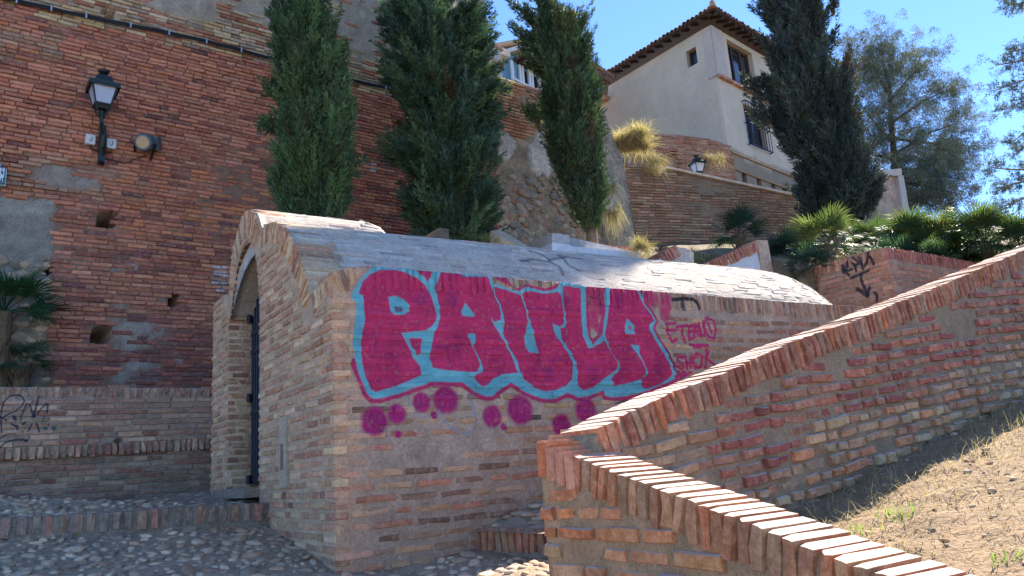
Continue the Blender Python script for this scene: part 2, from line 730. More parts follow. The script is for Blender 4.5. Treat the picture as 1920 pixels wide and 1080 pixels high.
# ------------------------------------------------------------------ spray-painted images made here
class Paint:
    def __init__(s, name, face, pxbox, res=0.0032):
        q = face.uvl([(pxbox[0], pxbox[1]), (pxbox[2], pxbox[1]), (pxbox[2], pxbox[3]), (pxbox[0], pxbox[3])])
        s.face = face
        s.u0, s.v0 = q.min(0) - 0.03
        u1, v1 = q.max(0) + 0.03
        s.w, s.h = u1 - s.u0, v1 - s.v0
        s.res = res
        s.nx, s.ny = int(s.w / res), int(s.h / res)
        s.name = name
        s.rgb = np.zeros((s.ny, s.nx, 3))
        s.a = np.zeros((s.ny, s.nx))
        s.gu, s.gv = np.meshgrid(s.u0 + (np.arange(s.nx) + .5) * res, s.v0 + (np.arange(s.ny) + .5) * res)
        s.warpu = s.gu + (fbm(s.gu * 30, s.gv * 30, 3) - .5) * 0.010
        s.warpv = s.gv + (fbm(s.gu * 30 + 9, s.gv * 30, 8) - .5) * 0.010

    def _put(s, al, col):
        al = np.clip(al, 0, 1)
        na = al + s.a * (1 - al)
        safe = np.where(na > 1e-5, na, 1)
        s.rgb = (np.array(col) * al[..., None] + s.rgb * (s.a * (1 - al))[..., None]) / safe[..., None]
        s.a = na

    def poly(s, pts, col, al=1.0, px=True):
        q = s.face.uvl(pts) if px else np.array(pts)
        m = inpoly(s.warpu, s.warpv, q).astype(float)
        for _ in range(2):
            m = (m + np.roll(m, 1, 0) + np.roll(m, -1, 0) + np.roll(m, 1, 1) + np.roll(m, -1, 1)) / 5
        s._put(m * al, col)

    def stroke(s, pts, w, col, al=1.0, soft=0.25, px=True):
        q = s.face.uvl(pts) if px else np.array(pts)
        d = np.full(s.a.shape, 9.0)
        for p0, p1 in zip(q[:-1], q[1:]):
            e = p1 - p0
            L = e.dot(e) + 1e-9
            t = np.clip(((s.warpu - p0[0]) * e[0] + (s.warpv - p0[1]) * e[1]) / L, 0, 1)
            d = np.minimum(d, np.hypot(s.warpu - p0[0] - t * e[0], s.warpv - p0[1] - t * e[1]))
        s._put(al * np.clip((w / 2 - d) / (w / 2 * soft) , 0, 1), col)

    def dot(s, x, y, r, col, al=0.95, soft=0.45):
        p = s.face.uv(x, y)
        e = s.face.uv(x + r, y)
        R = np.hypot(*(e - p))
        d = np.hypot(s.warpu - p[0], s.warpv - p[1]) / R
        k = np.clip((1.15 - d) / soft, 0, 1)
        s._put(al * k * k * (3 - 2 * k) * (0.85 + 0.3 * fbm(s.gu * 60, s.gv * 60, 4)), col)

    def image(s):
        im = bpy.data.images.new(s.name, s.nx, s.ny, alpha=True, float_buffer=True)
        im.colorspace_settings.name = 'Non-Color'
        im.alpha_mode = 'CHANNEL_PACKED'
        a = np.ones((s.ny, s.nx, 4), np.float32)
        a[..., :3] = s.rgb
        a[..., 3] = s.a
        im.pixels.foreach_set(a.ravel())
        im.update()
        return (s.face, im, (s.u0, s.v0, s.w, s.h))


def polydist(path):
    path = np.asarray(path, float)

    def f(u, v):
        best = 9.0
        for a, b in zip(path[:-1], path[1:]):
            e = b - a
            t = max(0, min(1, ((u - a[0]) * e[0] + (v - a[1]) * e[1]) / (e.dot(e) + 1e-9)))
            best = min(best, math.hypot(u - a[0] - t * e[0], v - a[1] - t * e[1]))
        return best
    return f


def grid_sheet(name, X, Y, Z, mat, col=None, parent=None, smooth=True, keep=None):
    nu, nv = X.shape
    V = np.stack([X, Y, Z], -1).reshape(-1, 3)
    idx = np.arange(nu * nv).reshape(nu, nv)
    T = np.stack([idx[:-1, :-1], idx[1:, :-1], idx[1:, 1:], idx[:-1, 1:]], -1).reshape(-1, 4)
    if keep is not None:
        k = keep.reshape(-1)[T].all(1)
        T = T[k]
    c = None if col is None else np.broadcast_to(np.asarray(col, float), (nu, nv, 3)).reshape(-1, 3)
    return mesh_np(name, V, T, mat, parent, c, smooth)


D2 = np.array([math.sin(R_(57)), math.cos(R_(57)), 0])
NI = np.array([-D2[1], D2[0], 0])          # into the hill, square to D2
C0 = P(632, 1075, 4.45)
Z0 = C0[2]
FS = Face(C0, 57)                          # graffiti side wall
FA = Face(C0, -33)                         # arched front
A0 = P(1007, 831, 3.6)
FN = Face(A0, 147)                         # near arm of the slope wall
FF_out = Face(A0, 55)
arm = np.array([math.sin(R_(55)), math.cos(R_(55)), 0])
FFI = Face(A0 + 0.27 * np.array([arm[1], -arm[0], 0]), 55, tilt=0.10)   # its uphill arm, inner side
O1 = P(300, 600, 9.0)
FT = Face(O1, 52)                          # tall wall

# ------------------------------------------------------------------ ground
st_pts = np.array([P(0, 1024, 4.62), P(250, 1016, 5.0), P(523, 1001, 5.5), P(632, 1078, 4.45), P(779, 1075, 4.66), P(890, 1033, 4.87), P(1010, 1060, 4.1), P(0, 1085, 4.0)])
_Am = np.c_[np.ones(len(st_pts)), st_pts[:, 0], st_pts[:, 1]]
st_c = np.linalg.lstsq(_Am, st_pts[:, 2], rcond=None)[0]
st_c[2] = np.clip(st_c[2], 0.2, 0.35)
st_c[1] = np.clip(st_c[1], -0.15, 0.0)
st_c[0] = (st_pts[:, 2] - st_pts[:, 0] * st_c[1] - st_pts[:, 1] * st_c[2]).mean()


def street_z(X, Y):
    X = np.asarray(X, float)
    Y = np.asarray(Y, float)
    b = st_c[0] + st_c[1] * X + st_c[2] * Y
    num = 0
    den = 0.35
    for p in st_pts:
        w_ = 1 / ((X - p[0]) ** 2 + (Y - p[1]) ** 2 + 0.04)
        num = num + w_ * (p[2] - st_c[0] - st_c[1] * p[0] - st_c[2] * p[1])
        den = den + w_
    return b + num / den


def qw(X, Y):
    dx, dy = np.asarray(X, float) - C0[0], np.asarray(Y, float) - C0[1]
    return dx * NI[0] + dy * NI[1], dx * D2[0] + dy * D2[1]


def hill_z(X, Y):
    q, w = qw(X, Y)
    up = 1.6 + 2.2 + 0.12 * (w - 3) + 0.31 * (q - 3)
    up = np.where(q > 16, 1.6 + 2.2 + 0.12 * (w - 3) + 0.31 * 13 + 0.12 * (q - 16), up)
    low = st_c[0] + st_c[1] * np.clip(X, -8, 6) + st_c[2] * np.clip(Y, -6, 5.0) - 0.2
    q0 = np.where(w < 1.3, 4.75, np.where(w > 7.2, 1.6, 3.6))
    t = np.clip((q - q0) / np.where(w < 1.3, 0.3, 0.6), 0, 1)
    upl = np.where(w < 1.3, np.minimum(up, 1.6 + 0.75 + 0.1 * (q - 4.6)), up)
    return low * (1 - t) + upl * t


m_hill = attr_mat('dry_hillside_earth', 0.95, 6, 0.4, 0.8, 0.04, base=(0.13, 0.11, 0.075), speck=(0.2, 0.17, 0.11))
g1 = np.concatenate([np.linspace(-400, -30, 8), np.linspace(-26, -9, 12), np.arange(-8.5, 16, 0.2), np.linspace(17, 40, 14), np.linspace(50, 500, 8)])
g2 = np.concatenate([np.linspace(-200, -10, 8), np.arange(-8, 26, 0.2), np.linspace(27, 60, 16), np.linspace(80, 600, 8)])
GX, GY = np.meshgrid(g1, g2, indexing='ij')
GZ = hill_z(GX, GY) + (fbm(GX * 0.8, GY * 0.8, 2) - .5) * 0.16
tag(grid_sheet('hillside_ground', GX, GY, GZ, m_hill), kind='structure')

# cobbled street: bed of earth and mortar with rounded river stones set in it
m_bed = attr_mat('street_bed', 0.95, 40, 0.35, 0.9, 0.02, base=(0.29, 0.25, 0.20), speck=(0.32, 0.28, 0.22))
xs = np.arange(-6.5, 2.9, 0.05)
ys = np.arange(-1.0, 5.9, 0.05)
SX, SY = np.meshgrid(xs, ys, indexing='ij')
SZ = street_z(SX, SY) + (fbm(SX * 7, SY * 7, 9) - .5) * 0.03
q_, w_ = qw(SX, SY)
qn = (SX - A0[0]) * FN.N[0] + (SY - A0[1]) * FN.N[1]
al_ = (SX - A0[0]) * FN.U[0] + (SY - A0[1]) * FN.U[1]
keep = ((q_ < 0.12) | (w_ < 0.1)) & ~((qn < -0.15) & (al_ > -.02))
LO_ = FS.pt(*FS.uv(893, 991))
NL_ = Face(LO_, 131).N
street = grid_sheet('cobbled_street', SX, SY, SZ, m_bed, keep=keep)
tag(street, kind='structure')


def unit_stone(seed):
    r = np.random.default_rng(seed)
    bm = bmesh.new()
    bmesh.ops.create_icosphere(bm, subdivisions=1, radius=0.5)
    V = np.array([v.co[:] for v in bm.verts])
    T = np.array([[v.index for v in f.verts] for f in bm.faces])
    bm.free()
    V *= (1 + r.uniform(-.16, .16, (len(V), 1)))
    V[:, 2] = np.where(V[:, 2] < -0.25, -0.25, V[:, 2])
    return V, T


US = [unit_stone(i) for i in range(6)]


class Stones:
    def __init__(s):
        s.i = []

    def add(s, c, size, rot, col, nrm=(0, 0, 1)):
        s.i.append((np.asarray(c, float), size, rot, col, np.asarray(nrm, float)))

    def finish(s, name, root, mo, ms, nmax=300, smooth=True):
        if not s.i:
            return
        c = np.array([i[0] for i in s.i])
        q = proj(c)
        ar = np.array([i[1][0] * i[1][1] for i in s.i]) / np.linalg.norm(c - CAM, axis=1) ** 2
        vis = (q[:, 2] > 0) & (q[:, 0] > -20) & (q[:, 0] < 1940) & (q[:, 1] < 1110) & (q[:, 1] > -20)
        ar = np.where(vis, ar, 0)
        order = np.argsort(-ar)
        top = set([int(k) for k in order[:nmax] if ar[k] > 0])
        meshes = {}
        off = Vector(root.location)
        b = Buf()
        for k, (cc, sz, rot, col, nr) in enumerate(s.i):
            zq = Vector(nr).to_track_quat('Z', 'Y').to_matrix()
            Rm = zq @ Matrix.Rotation(rot, 3, 'Z')
            vi = k % len(US)
            V, T = US[vi]
            if k in top:
                if vi not in meshes:
                    me = bpy.data.meshes.new(name)
                    me.from_pydata(V.tolist(), [], T.tolist())
                    me.materials.append(mo)
                    if smooth:
                        me.polygons.foreach_set('use_smooth', np.ones(len(T), bool))
                    me.update()
                    meshes[vi] = me
                o = bpy.data.objects.new(name, meshes[vi])
                COL.objects.link(o)
                o.parent = root
                m4 = Rm.to_4x4() @ Matrix.Diagonal((sz[0], sz[1], sz[2], 1))
                m4.translation = Vector(cc) - off
                o.matrix_local = m4
                o.color = (*col, 1)
            else:
                W = (V * np.array(sz)) @ np.array(Rm).T + cc
                b.add(W, T, col)
        if b.V:
            o = b.build('small_' + name + 's', ms, root, smooth)
            tag(o, kind='stuff')


m_cob_o = attr_mat('river_stone', 0.75, 25, 0.3, 0.35, 0.006, src='obj', spec=0.35)
m_cob = attr_mat('river_stone_small', 0.75, 25, 0.3, 0.35, 0.006, spec=0.35)
cobpal = [(.37, .30, .22), (.28, .24, .19), (.44, .36, .27), (.47, .39, .30), (.26, .22, .18), (.38, .26, .18), (.50, .42, .33), (.32, .27, .22)]
sts = Stones()
x = -4.6
placed = []
cell = {}
rc = np.random.default_rng(3)
for _ in range(16000):
    X = rc.uniform(-4.7, 0.6)
    Y = rc.uniform(2.6, 5.9)
    q, w = qw(X, Y)
    front = (X - C0[0]) * FA.N[0] + (Y - C0[1]) * FA.N[1]
    if q > -0.03 and front < 0.03:
        continue
    if (X - A0[0]) * FN.N[0] + (Y - A0[1]) * FN.N[1] < 0.05 and (X - A0[0]) * FN.U[0] + (Y - A0[1]) * FN.U[1] > -.04:
        continue
    if (X - LO_[0]) * NL_[0] + (Y - LO_[1]) * NL_[1] < 0.05 and w > .3:
        continue
    r = rc.choice([0.022, 0.032, 0.042, 0.058], p=[.3, .35, .25, .1])
    ci, cj = int(X / 0.13), int(Y / 0.13)
    bad = False
    for a in (-1, 0, 1):
        for b in (-1, 0, 1):
            for (xx, yy, rr) in cell.get((ci + a, cj + b), ()):
                if (xx - X) ** 2 + (yy - Y) ** 2 < (0.88 * (r + rr)) ** 2:
                    bad = True
    if bad:
        continue
    pz = float(street_z(X, Y))
    if X < C0[0] - 0.2 and q > -0.02 + 0.0 and pz > 9:
        continue
    cell.setdefault((ci, cj), []).append((X, Y, r))
    c = np.array(cobpal[rc.integers(len(cobpal))]) * rc.uniform(.75, 1.15)
    sts.add((X, Y, pz - 0.002), (r * 2 * rc.uniform(1.0, 1.5), r * 2 * rc.uniform(.6, 1.0), r * rc.uniform(.8, 1.2)), rc.uniform(0, 3.1), c,
            (-st_c[1] + rc.normal(0, .15), -st_c[2] + rc.normal(0, .15), 1))
sts.finish('cobble', street, m_cob_o, m_cob)

# ------------------------------------------------------------------ tall wall on the left
WHT = empty('tall_brick_wall', O1 * np.array([1, 1, 0]), 'towering old red brick wall with grey render patches, behind the two tall cypresses', 'wall')
pt_out = [(-260, 1010), (-260, -420), (906, -420), (905, 0), (908, 40), (915, 130), (926, 250), (934, 380), (936, 470), (938, 700)]
poly = FT.uvl(pt_out)


def pxof(face, u, v):
    q = proj(face.pt(u, v))
    return q[..., 0], q[..., 1]


cable_y = lambda x: np.interp(x, [0, 120, 205, 300, 420, 520, 640, 700, 765, 905], [0, 27, 45, 63, 90, 118, 150, 164, 175, 205])
holes = [(200, 412, 14, 12), (189, 627, 17, 14), (201, 29, 11, 10), (325, 562, 8, 12), (88, 503, 6, 9)]
panel = [(-300, 352), (-5, 366), (40, 372), (104, 374), (106, 402), (98, 480), (92, 560), (86, 640), (84, 760), (-300, 760)]


def t_render(px, py, U, V):
    """how much grey cement covers the bricks, 0..1"""
    up = np.clip((cable_y(px) - py - 22) / 60, 0, 1) * np.clip((px - 215) / 120, 0, 1)
    n = fbm(U * 1.3, V * 2.0, 31, 5)
    a = np.clip((n - 0.64 + 0.27 * up + 0.14 * np.clip((px - 330) / 150, 0, 1) * (up > .6)) * 6, 0, 1) * (up > 0)
    n2 = fbm(U * 2.2, V * 3.1, 77, 5)
    lowm = np.clip((py - 560) / 60, 0, 1) * np.clip((400 - px) / 60, 0, 1)
    b = np.clip((n2 - 0.72 + 0.10 * lowm) * 12, 0, 1) * (lowm > 0.02)
    c = (((px - 258) / 52) ** 2 + ((py - 620) / 20) ** 2 < 1) | (((px - 255) / 50) ** 2 + ((py - 700) / 24) ** 2 < 1) | (((px - 225) / 40) ** 2 + ((py - 500) / 8) ** 2 < 1)
    c = c * np.clip((fbm(U * 5, V * 9, 91, 3) - .33) * 6, 0, 1)
    g = np.clip((py - 300) / 30, 0, 1) * np.clip((385 - py) / 20, 0, 1) * np.clip((190 - px) / 60, 0, 1)
    d = np.clip((fbm(U * 2.4, V * 5, 12) - 0.70 + .14 * g) * 10, 0, 1) * (g > 0)
    return np.maximum(np.maximum(a, b), np.maximum(c * 0.9, d))


def t_panel(px, py):
    return inpoly(px, py, panel)


def t_disp(UU, VV):
    px, py = pxof(FT, UU, VV)
    r = t_render(px, py, UU, VV)
    d = r * 0.012 + t_panel(px, py) * (0.012 + 0.05 * (fbm(UU * 5, VV * 5, 55) - .5) * (py > 470))
    for hx, hy, a, b in holes:
        d = d - 0.62 * ((np.abs(px - hx) < a) & (np.abs(py - hy) < b))
    return d + 0.05 * (fbm(UU * .6, VV * .6, 6) - .5)


def t_col(UU, VV, c):
    px, py = pxof(FT, UU, VV)
    r = t_render(px, py, UU, VV)[..., None]
    up = (py < cable_y(px))[..., None]
    c = np.where(up, np.array((.30, .26, .20)), np.array((.20, .135, .11)))
    g = np.where(up, np.array((.27, .255, .225)), np.array((.25, .24, .225)))
    n = fbm(UU * 6, VV * 6, 3)[..., None]
    c = c * (1 - r) + g * r
    p = t_panel(px, py)[..., None]
    c = np.where(p, np.array((.20, .205, .195)) * np.where((py < 400)[..., None], 1.25, 1), c)
    return c * (0.8 + 0.4 * n)


buf = Buf()
slab(buf, FT, poly, 0.045, 0.045, 0.7, 0.014, 0.006, disp=t_disp, colfn=t_col, u0=-5.6)
m_mort = attr_mat('old_lime_mortar', 0.95, 45, 0.3, 0.9, 0.012)
buf.build('wall_core', m_mort, WHT, True)
redp = [(.39, .165, .11), (.34, .145, .10), (.42, .195, .135), (.30, .13, .10), (.38, .19, .14), (.45, .215, .15)]
purp = [(.22, .09, .08), (.26, .10, .085), (.19, .085, .085), (.29, .11, .085), (.16, .09, .09)]
yelp = [(.42, .35, .24), (.36, .28, .18), (.33, .17, .12), (.46, .40, .30), (.30, .13, .09), (.28, .24, .2)]
tanp = [(.34, .22, .16), (.30, .17, .12), (.27, .2, .16), (.24, .11, .09), (.36, .16, .10)]
oran = [(.47, .20, .11), (.43, .18, .10), (.38, .16, .10)]


def t_bcol(u, v):
    px, py = (float(k) for k in pxof(FT, u, v))
    if t_panel(px, py):
        return None
    for hx, hy, a, b in holes:
        if abs(px - hx) < a + 5 and abs(py - hy) < b + 3:
            return None
    r = float(t_render(px, py, u, v))
    if r > 0.35 and rng.random() < r * (.86 if py < cable_y(px) else .97):
        return None
    cy = float(cable_y(px))
    n = float(fbm(u * 1.7, v * 3, 40))
    if py < cy + 12 + 25 * (n - .5):
        c = pick(yelp) if (cy - py) < 70 + 90 * (n - .3) or n > .5 else pick(tanp)
        return c * (1.0 if rng.random() > .2 else .75)
    if px < 210 and 290 < py < 380 or (px < 110 and py < 120 and n > .5):
        return pick(tanp)
    pu = (py - 300 - 0.25 * (500 - px)) / 260 + (px - 380) / 600 + (n - .5) * 2.2
    if abs(px - 330) < 150 and 320 < py < 440 and rng.random() < .35:
        return pick(oran)
    return pick(purp) if rng.random() < np.clip(pu - 0.25, 0.10, .8) else pick(redp)


def t_hidden(x, y):
    vault = inpoly(x, y, [(398, 1090), (398, 570), (432, 500), (460, 395), (710, 415), (730, 440), (940, 460), (940, 1090)])
    cy1 = inpoly(x, y, [(515, 410), (510, 230), (530, 0), (590, 0), (670, 280), (655, 410)])
    cy2 = inpoly(x, y, [(735, -10), (728, 200), (760, 330), (790, 450), (920, 450), (930, 300), (905, 150), (885, 0)])
    return vault | cy1 | cy2 | ((y > 728) & (x < 400))


br = Bricks()
lay(br, FT, poly, 0.0530, 0.0445, 0.225, t_bcol, proud=0.004, pj=0.010, depth=0.07, joint=0.009, wob=0.012, half=.25, rot=0.010, seed=2)
pd_ = Paint('chalky_dab_paint', FT, (385, 492, 436, 552), .004)
for x0_, y0_, w2_, h2_ in ((398, 499, 27, 5), (395, 509, 30, 6), (396, 525, 31, 6), (402, 541, 22, 5), (412, 516, 16, 3)):
    pd_.poly([(x0_, y0_), (x0_ + w2_, y0_ + 1), (x0_ + w2_ - 1, y0_ + h2_ + 1), (x0_ + 1, y0_ + h2_)], (.62, .58, .58), .92)
pd_.stroke([(400, 503), (424, 510), (400, 520), (424, 530), (405, 543)], .05, (.55, .5, .5), .35, .9)
paintT = pd_.image()
pd2 = Paint('chalky_dab_paint_right', FT, (680, 298, 716, 328), .004)
for x0_, y0_, w2_, h2_, c_ in ((696, 305, 9, 4, (.5, .5, .55)), (694, 316, 12, 5, (.45, .68, .66))):
    pd2.poly([(x0_, y0_), (x0_ + w2_, y0_ + 2), (x0_ + w2_, y0_ + h2_ + 1), (x0_, y0_ + h2_)], c_, .95)
paintT2 = pd2.image()
m_tw_o = brick_mat('tall_wall_brick', 'obj', paint=[paintT, paintT2], dust=(.34, .26, .22), dust_amt=.55)
m_tw = brick_mat('tall_wall_brick_joined', 'attr', paint=[paintT, paintT2], dust=(.34, .26, .22), dust_amt=.55)
m_red_o = brick_mat('red_brick', 'obj', dust=(.34, .26, .22), dust_amt=.55)
m_red = brick_mat('red_brick_joined', 'attr', dust=(.34, .26, .22), dust_amt=.55)
br.finish(WHT, [(m_tw_o, m_tw)], 300, t_hidden)
# rubble stones showing in the bare panel
sp = Stones()
m_rub_o = attr_mat('rubble_stone', 0.9, 20, 0.3, 0.7, 0.01, src='obj')
m_rub = attr_mat('rubble_stone_small', 0.9, 20, 0.3, 0.7, 0.01)
for _ in range(150):
    x_, y_ = rc.uniform(-20, 88), rc.uniform(480, 730)
    u_, v_ = FT.uv(x_, y_)
    s_ = rc.uniform(.04, .11)
    sp.add(FT.pt(u_, v_, 0.0), (s_ * 1.5, s_, s_ * .7), rc.uniform(-.3, .3), np.array(cobpal[rc.integers(4)]) * rc.uniform(.6, 1.), FT.N)
sp.finish('rubble_stone', WHT, m_rub_o, m_rub, 150)

# ------------------------------------------------------------------ low wall with dark tag
OL = P(399, 900, 8.3)
FL = Face(OL, 57)
FL2 = Face(OL - FL.N * 0.035, 57)
LW = empty('low_brick_wall', (OL[0] - 1, OL[1] - .6, OL[2] - .3), 'low tan brick wall with a dark scrawled tag and two rows of upright bricks', 'wall')
pz = lambda x, y: (x / 7.717, 720 + y / 7.717)
pr = Paint('dark_tag_paint', FL, (-30, 728, 125, 862), 0.003)
ink = (.025, .035, .06)
for pts_, w_ in (([(20, 700), (15, 600), (10, 480), (30, 350), (70, 240), (130, 180), (210, 155), (290, 165), (335, 205), (350, 250), (310, 320), (230, 385), (130, 435), (50, 475)], .020),
                 ([(380, 280), (350, 370), (310, 450), (300, 540)], .018), ([(420, 290), (450, 370), (480, 460), (500, 400), (530, 290), (560, 180)], .024),
                 ([(540, 430), (600, 350), (670, 285), (695, 300), (680, 420)], .022), ([(0, 790), (60, 750), (150, 720), (220, 715)], .016),
                 ([(0, 920), (70, 860), (150, 820), (260, 798), (350, 800), (385, 820)], .020), ([(170, 580), (210, 600), (260, 620), (250, 655)], .026),
                 ([(200, 470), (215, 510)], .035), ([(460, 570), (430, 630), (405, 680)], .018), ([(520, 570), (545, 620), (560, 690)], .024),
                 ([(710, 560), (700, 600)], .012), ([(0, 480), (60, 505), (95, 525)], .024), ([(640, 470), (610, 540)], .016), ([(330, 580), (360, 560)], .03)):
    pr.stroke([pz(*p) for p in pts_], w_, ink, 0.85, 0.5)
for cx_, cy_, r_ in ((655, 645, 5), (775, 645, 5.5), (485, 465, 5), (375, 825, 4)):
    pr.dot(*pz(cx_, cy_), r_, (.02, .14, .13) if cx_ > 600 else ink, .8)
paintL = pr.image()
polyU = FL.uvl([(-200, 724), (398, 728), (398, 838), (150, 852), (-200, 872)])
polyB = FL2.uvl([(-200, 868), (150, 850), (398, 836), (425, 834), (425, 990), (-200, 1010)])
buf = Buf()
hole_l = FL.uv(225, 834)


def l_disp(UU, VV):
    return -0.12 * ((np.abs(UU - hole_l[0]) < .03) & (np.abs(VV - hole_l[1]) < .045))


slab(buf, FL, polyU, .03, .03, .40, .009, .004, disp=l_disp, colfn=lambda U, V, c: np.array((.30, .265, .235)) * (0.8 + .4 * fbm(U * 5, V * 5, 8)[..., None]))
slab(buf, FL2, polyB, .04, .04, .34, .007, .004, colfn=lambda U, V, c: np.array((.24, .23, .21)) * (0.8 + .4 * fbm(U * 5, V * 5, 8)[..., None]))
m_mortL = attr_mat('pale_mortar', 0.95, 45, 0.3, 0.9, 0.012, paint=paintL)
buf.build('wall_core', m_mortL, LW, True)
lowp = [(.34, .235, .18), (.38, .27, .21), (.30, .19, .15), (.36, .25, .19), (.28, .15, .12), (.42, .32, .25), (.26, .2, .16)]
br = Bricks()
lcol = lambda u, v: pick(lowp)
topL = FL.uvl([(-200, 724), (398, 728)])
bandL = FL.uvl([(-200, 850), (150, 836), (398, 823)])
soldiers(br, FL, topL, .100, .048, lcol, .004, .004, .39, .012)
soldiers(br, FL, bandL + [0, 0.008], .115, .054, lcol, .018, .005, .30, .010)
polyUc = FL.uvl([(-200, 743), (398, 746), (398, 821), (150, 834), (-200, 846)])
lay(br, FL, polyUc, .0560, .044, .245, lcol, .004, .004, .06, .012, skip=lambda u, v: abs(u - hole_l[0]) < .06 and abs(v - hole_l[1]) < .05, wob=.003, half=.12)
darkp = [tuple(np.array(c) * .78) for c in lowp] + [(.22, .13, .11)]
lay(br, FL2, polyB, .0560, .046, .245, lambda u, v: pick(darkp), .003, .004, .06, .010, wob=.004, half=.2)
m_low_o = brick_mat('tan_brick', 'obj', paint=paintL)
m_low = brick_mat('tan_brick_joined', 'attr', paint=paintL)
br.finish(LW, [(m_low_o, m_low)], 300)

# ------------------------------------------------------------------ platform and its brick step
OSx = P(520, 944, 5.62)
FP = Face(OSx, 57)
ST = empty('brick_step', (OSx[0] - 1, OSx[1] - .7, OSx[2] - .1), 'long low step of upright bricks edging the cobbled landing under the tagged wall', 'step')
ptop = [(-200, 982), (0, 973), (173, 964), (401, 948), (522, 943)]
pp = FP.uvl(ptop + [(530, 1010), (-200, 1090)])
pp[-1][1] = pp[0][1] - .5
pp[-2][1] = pp[4][1] - .5
pp[-2][0] = pp[4][0]
buf = Buf()
slab(buf, FP, pp, .03, .03, .24, .006, .006, colfn=lambda U, V, c: np.array((.22, .21, .19)) * (0.75 + .5 * fbm(U * 6, V * 6, 8)[..., None]))
buf.build('step_core', m_mort, ST, True)
br = Bricks()
stp = [(.20, .17, .15), (.25, .19, .16), (.28, .2, .15), (.19, .17, .16), (.30, .17, .13), (.23, .21, .19)]
tp = FP.uvl(ptop)
soldiers(br, FP, tp + [0, .004], .115, .058, lambda u, v: pick(stp), .012, .006, .22, .016)
cp = np.array([[u, v - .125] for u, v in tp] + [[tp[-1][0], tp[-1][1] - .19], [tp[0][0], tp[0][1] - .19]])
lay(br, FP, cp, .065, .046, .24, lambda u, v: pick(stp) * 1.1, .010, .012, .1, .03, wob=.01, half=.2, skip=lambda u, v: rng.random() < .25)
m_st_o = brick_mat('step_brick', 'obj', dust=(.3, .3, .28), dust_amt=.6)
m_st = brick_mat('step_brick_joined', 'attr', dust=(.3, .3, .28), dust_amt=.6)
br.finish(ST, [(m_st_o, m_st)], 300)
# landing surface between the step and the low wall
i_ = np.linspace(0, 1, 60)
j_ = np.linspace(0, 1, 12)
tL = FP.pt(tp[0][0] + (tp[-1][0] - tp[0][0]) * i_, np.interp(tp[0][0] + (tp[-1][0] - tp[0][0]) * i_, tp[:, 0], tp[:, 1]) - .012, -.2)
bL = np.array([P(x, y, 1) for x, y in ()]) if False else None
wl0 = FL2.uvl([(-200, 972), (0, 955), (250, 935), (425, 913)])
ub = np.linspace(wl0[0][0] - .2, wl0[-1][0] + .75, 60)
bL = FL2.pt(ub, np.interp(ub, wl0[:, 0], wl0[:, 1]), -.05)
G = tL[:, None] * (1 - j_)[None, :, None] + bL[:, None] * j_[None, :, None]
m_land = attr_mat('landing_cement', 0.9, 35, .35, .9, .02, base=(.22, .20, .175), speck=(.40, .37, .33))
landing = grid_sheet('cobbled_landing', G[..., 0], G[..., 1], G[..., 2] + .01 * (fbm(G[..., 0] * 9, G[..., 1] * 9) - .5), m_land)
tag(landing, kind='structure')
s2 = Stones()
for _ in range(420):
    a, b = rc.uniform(0.02, 1), rc.uniform(0.03, .95)
    k = a * 59
    p = (G[int(k), 0] * (1 - b) + G[int(k), -1] * b) + D2 * rc.uniform(-.04, .04)
    s_ = rc.uniform(.03, .075)
    s2.add(p, (s_ * 1.3, s_, s_ * .25), rc.uniform(0, 3), np.array(cobpal[rc.integers(len(cobpal))]) * 1.05)
s2.finish('cobble', landing, m_cob_o, m_cob, 200)
# ------------------------------------------------------------------ graffiti wall (side of the cistern)
GW = empty('graffiti_wall', C0 + D2 * 2.5 - np.array([0, 0, .1]), 'brick side wall carrying a large pink and turquoise bubble letter graffiti', 'wall')
top_px = [(632, 510), (651, 502), (686, 498), (700, 500), (860, 513), (1052, 529), (1100, 537), (1240, 547), (1507, 568), (1613, 574.5)]
topS = FS.uvl(top_px)
topS[0][0] = 0.0
e_ = topS[-1] + (topS[-1] - topS[-2]) * 0.55
topS = np.vstack([topS, e_])
polyS = np.vstack([topS, [[e_[0], -.3], [0.0, -.75]]])
polyS_core = polyS.copy()
polyS_core[0][0] = .006
polyS_core[-1][0] = .006
pk = Paint('pink_graffiti_paint', FS, (640, 492, 1365, 835), 0.0034)
MAG = (.56, .036, .125)
MAG2 = (.50, .04, .13)
CYA = (.15, .46, .50)
cy_bot = [(672, 697), (682, 723), (690, 740), (700, 748), (712, 747), (750, 737), (800, 720), (805, 716), (850, 716), (867, 717), (880, 727), (897, 738), (912, 744), (922, 743), (938, 730), (959, 717), (980, 732), (1000, 742), (1020, 748), (1040, 748), (1064, 737), (1086, 745), (1100, 744), (1132, 731), (1135, 743), (1158, 745), (1197, 738), (1234, 725), (1268, 709)]
cy_right = [(1267, 700), (1260, 685), (1249.5, 659), (1234, 635), (1223.5, 615), (1230, 602), (1221, 585), (1208, 568), (1202, 548), (1197.5, 540)]
cy_top = [(1171.5, 536), (1145.5, 534), (1135, 534), (1133.6, 555), (1136, 574), (1132.5, 607), (1130, 628), (1110, 647), (1106, 636), (1100, 612), (1099, 580), (1098, 540), (1096, 534), (1075, 527), (1052, 525), (1045, 539), (1040, 543), (1020, 547), (1000, 540), (984, 538), (972, 547), (940, 536), (925, 531), (920, 513), (858, 506), (830, 503), (826, 500), (815, 500), (812, 512), (802, 527), (788, 514), (767, 500), (740, 493), (713, 493), (703, 497), (683, 514), (670, 532), (659, 553), (660, 563), (668, 568), (668, 590), (664, 620), (661, 640), (666, 673)]
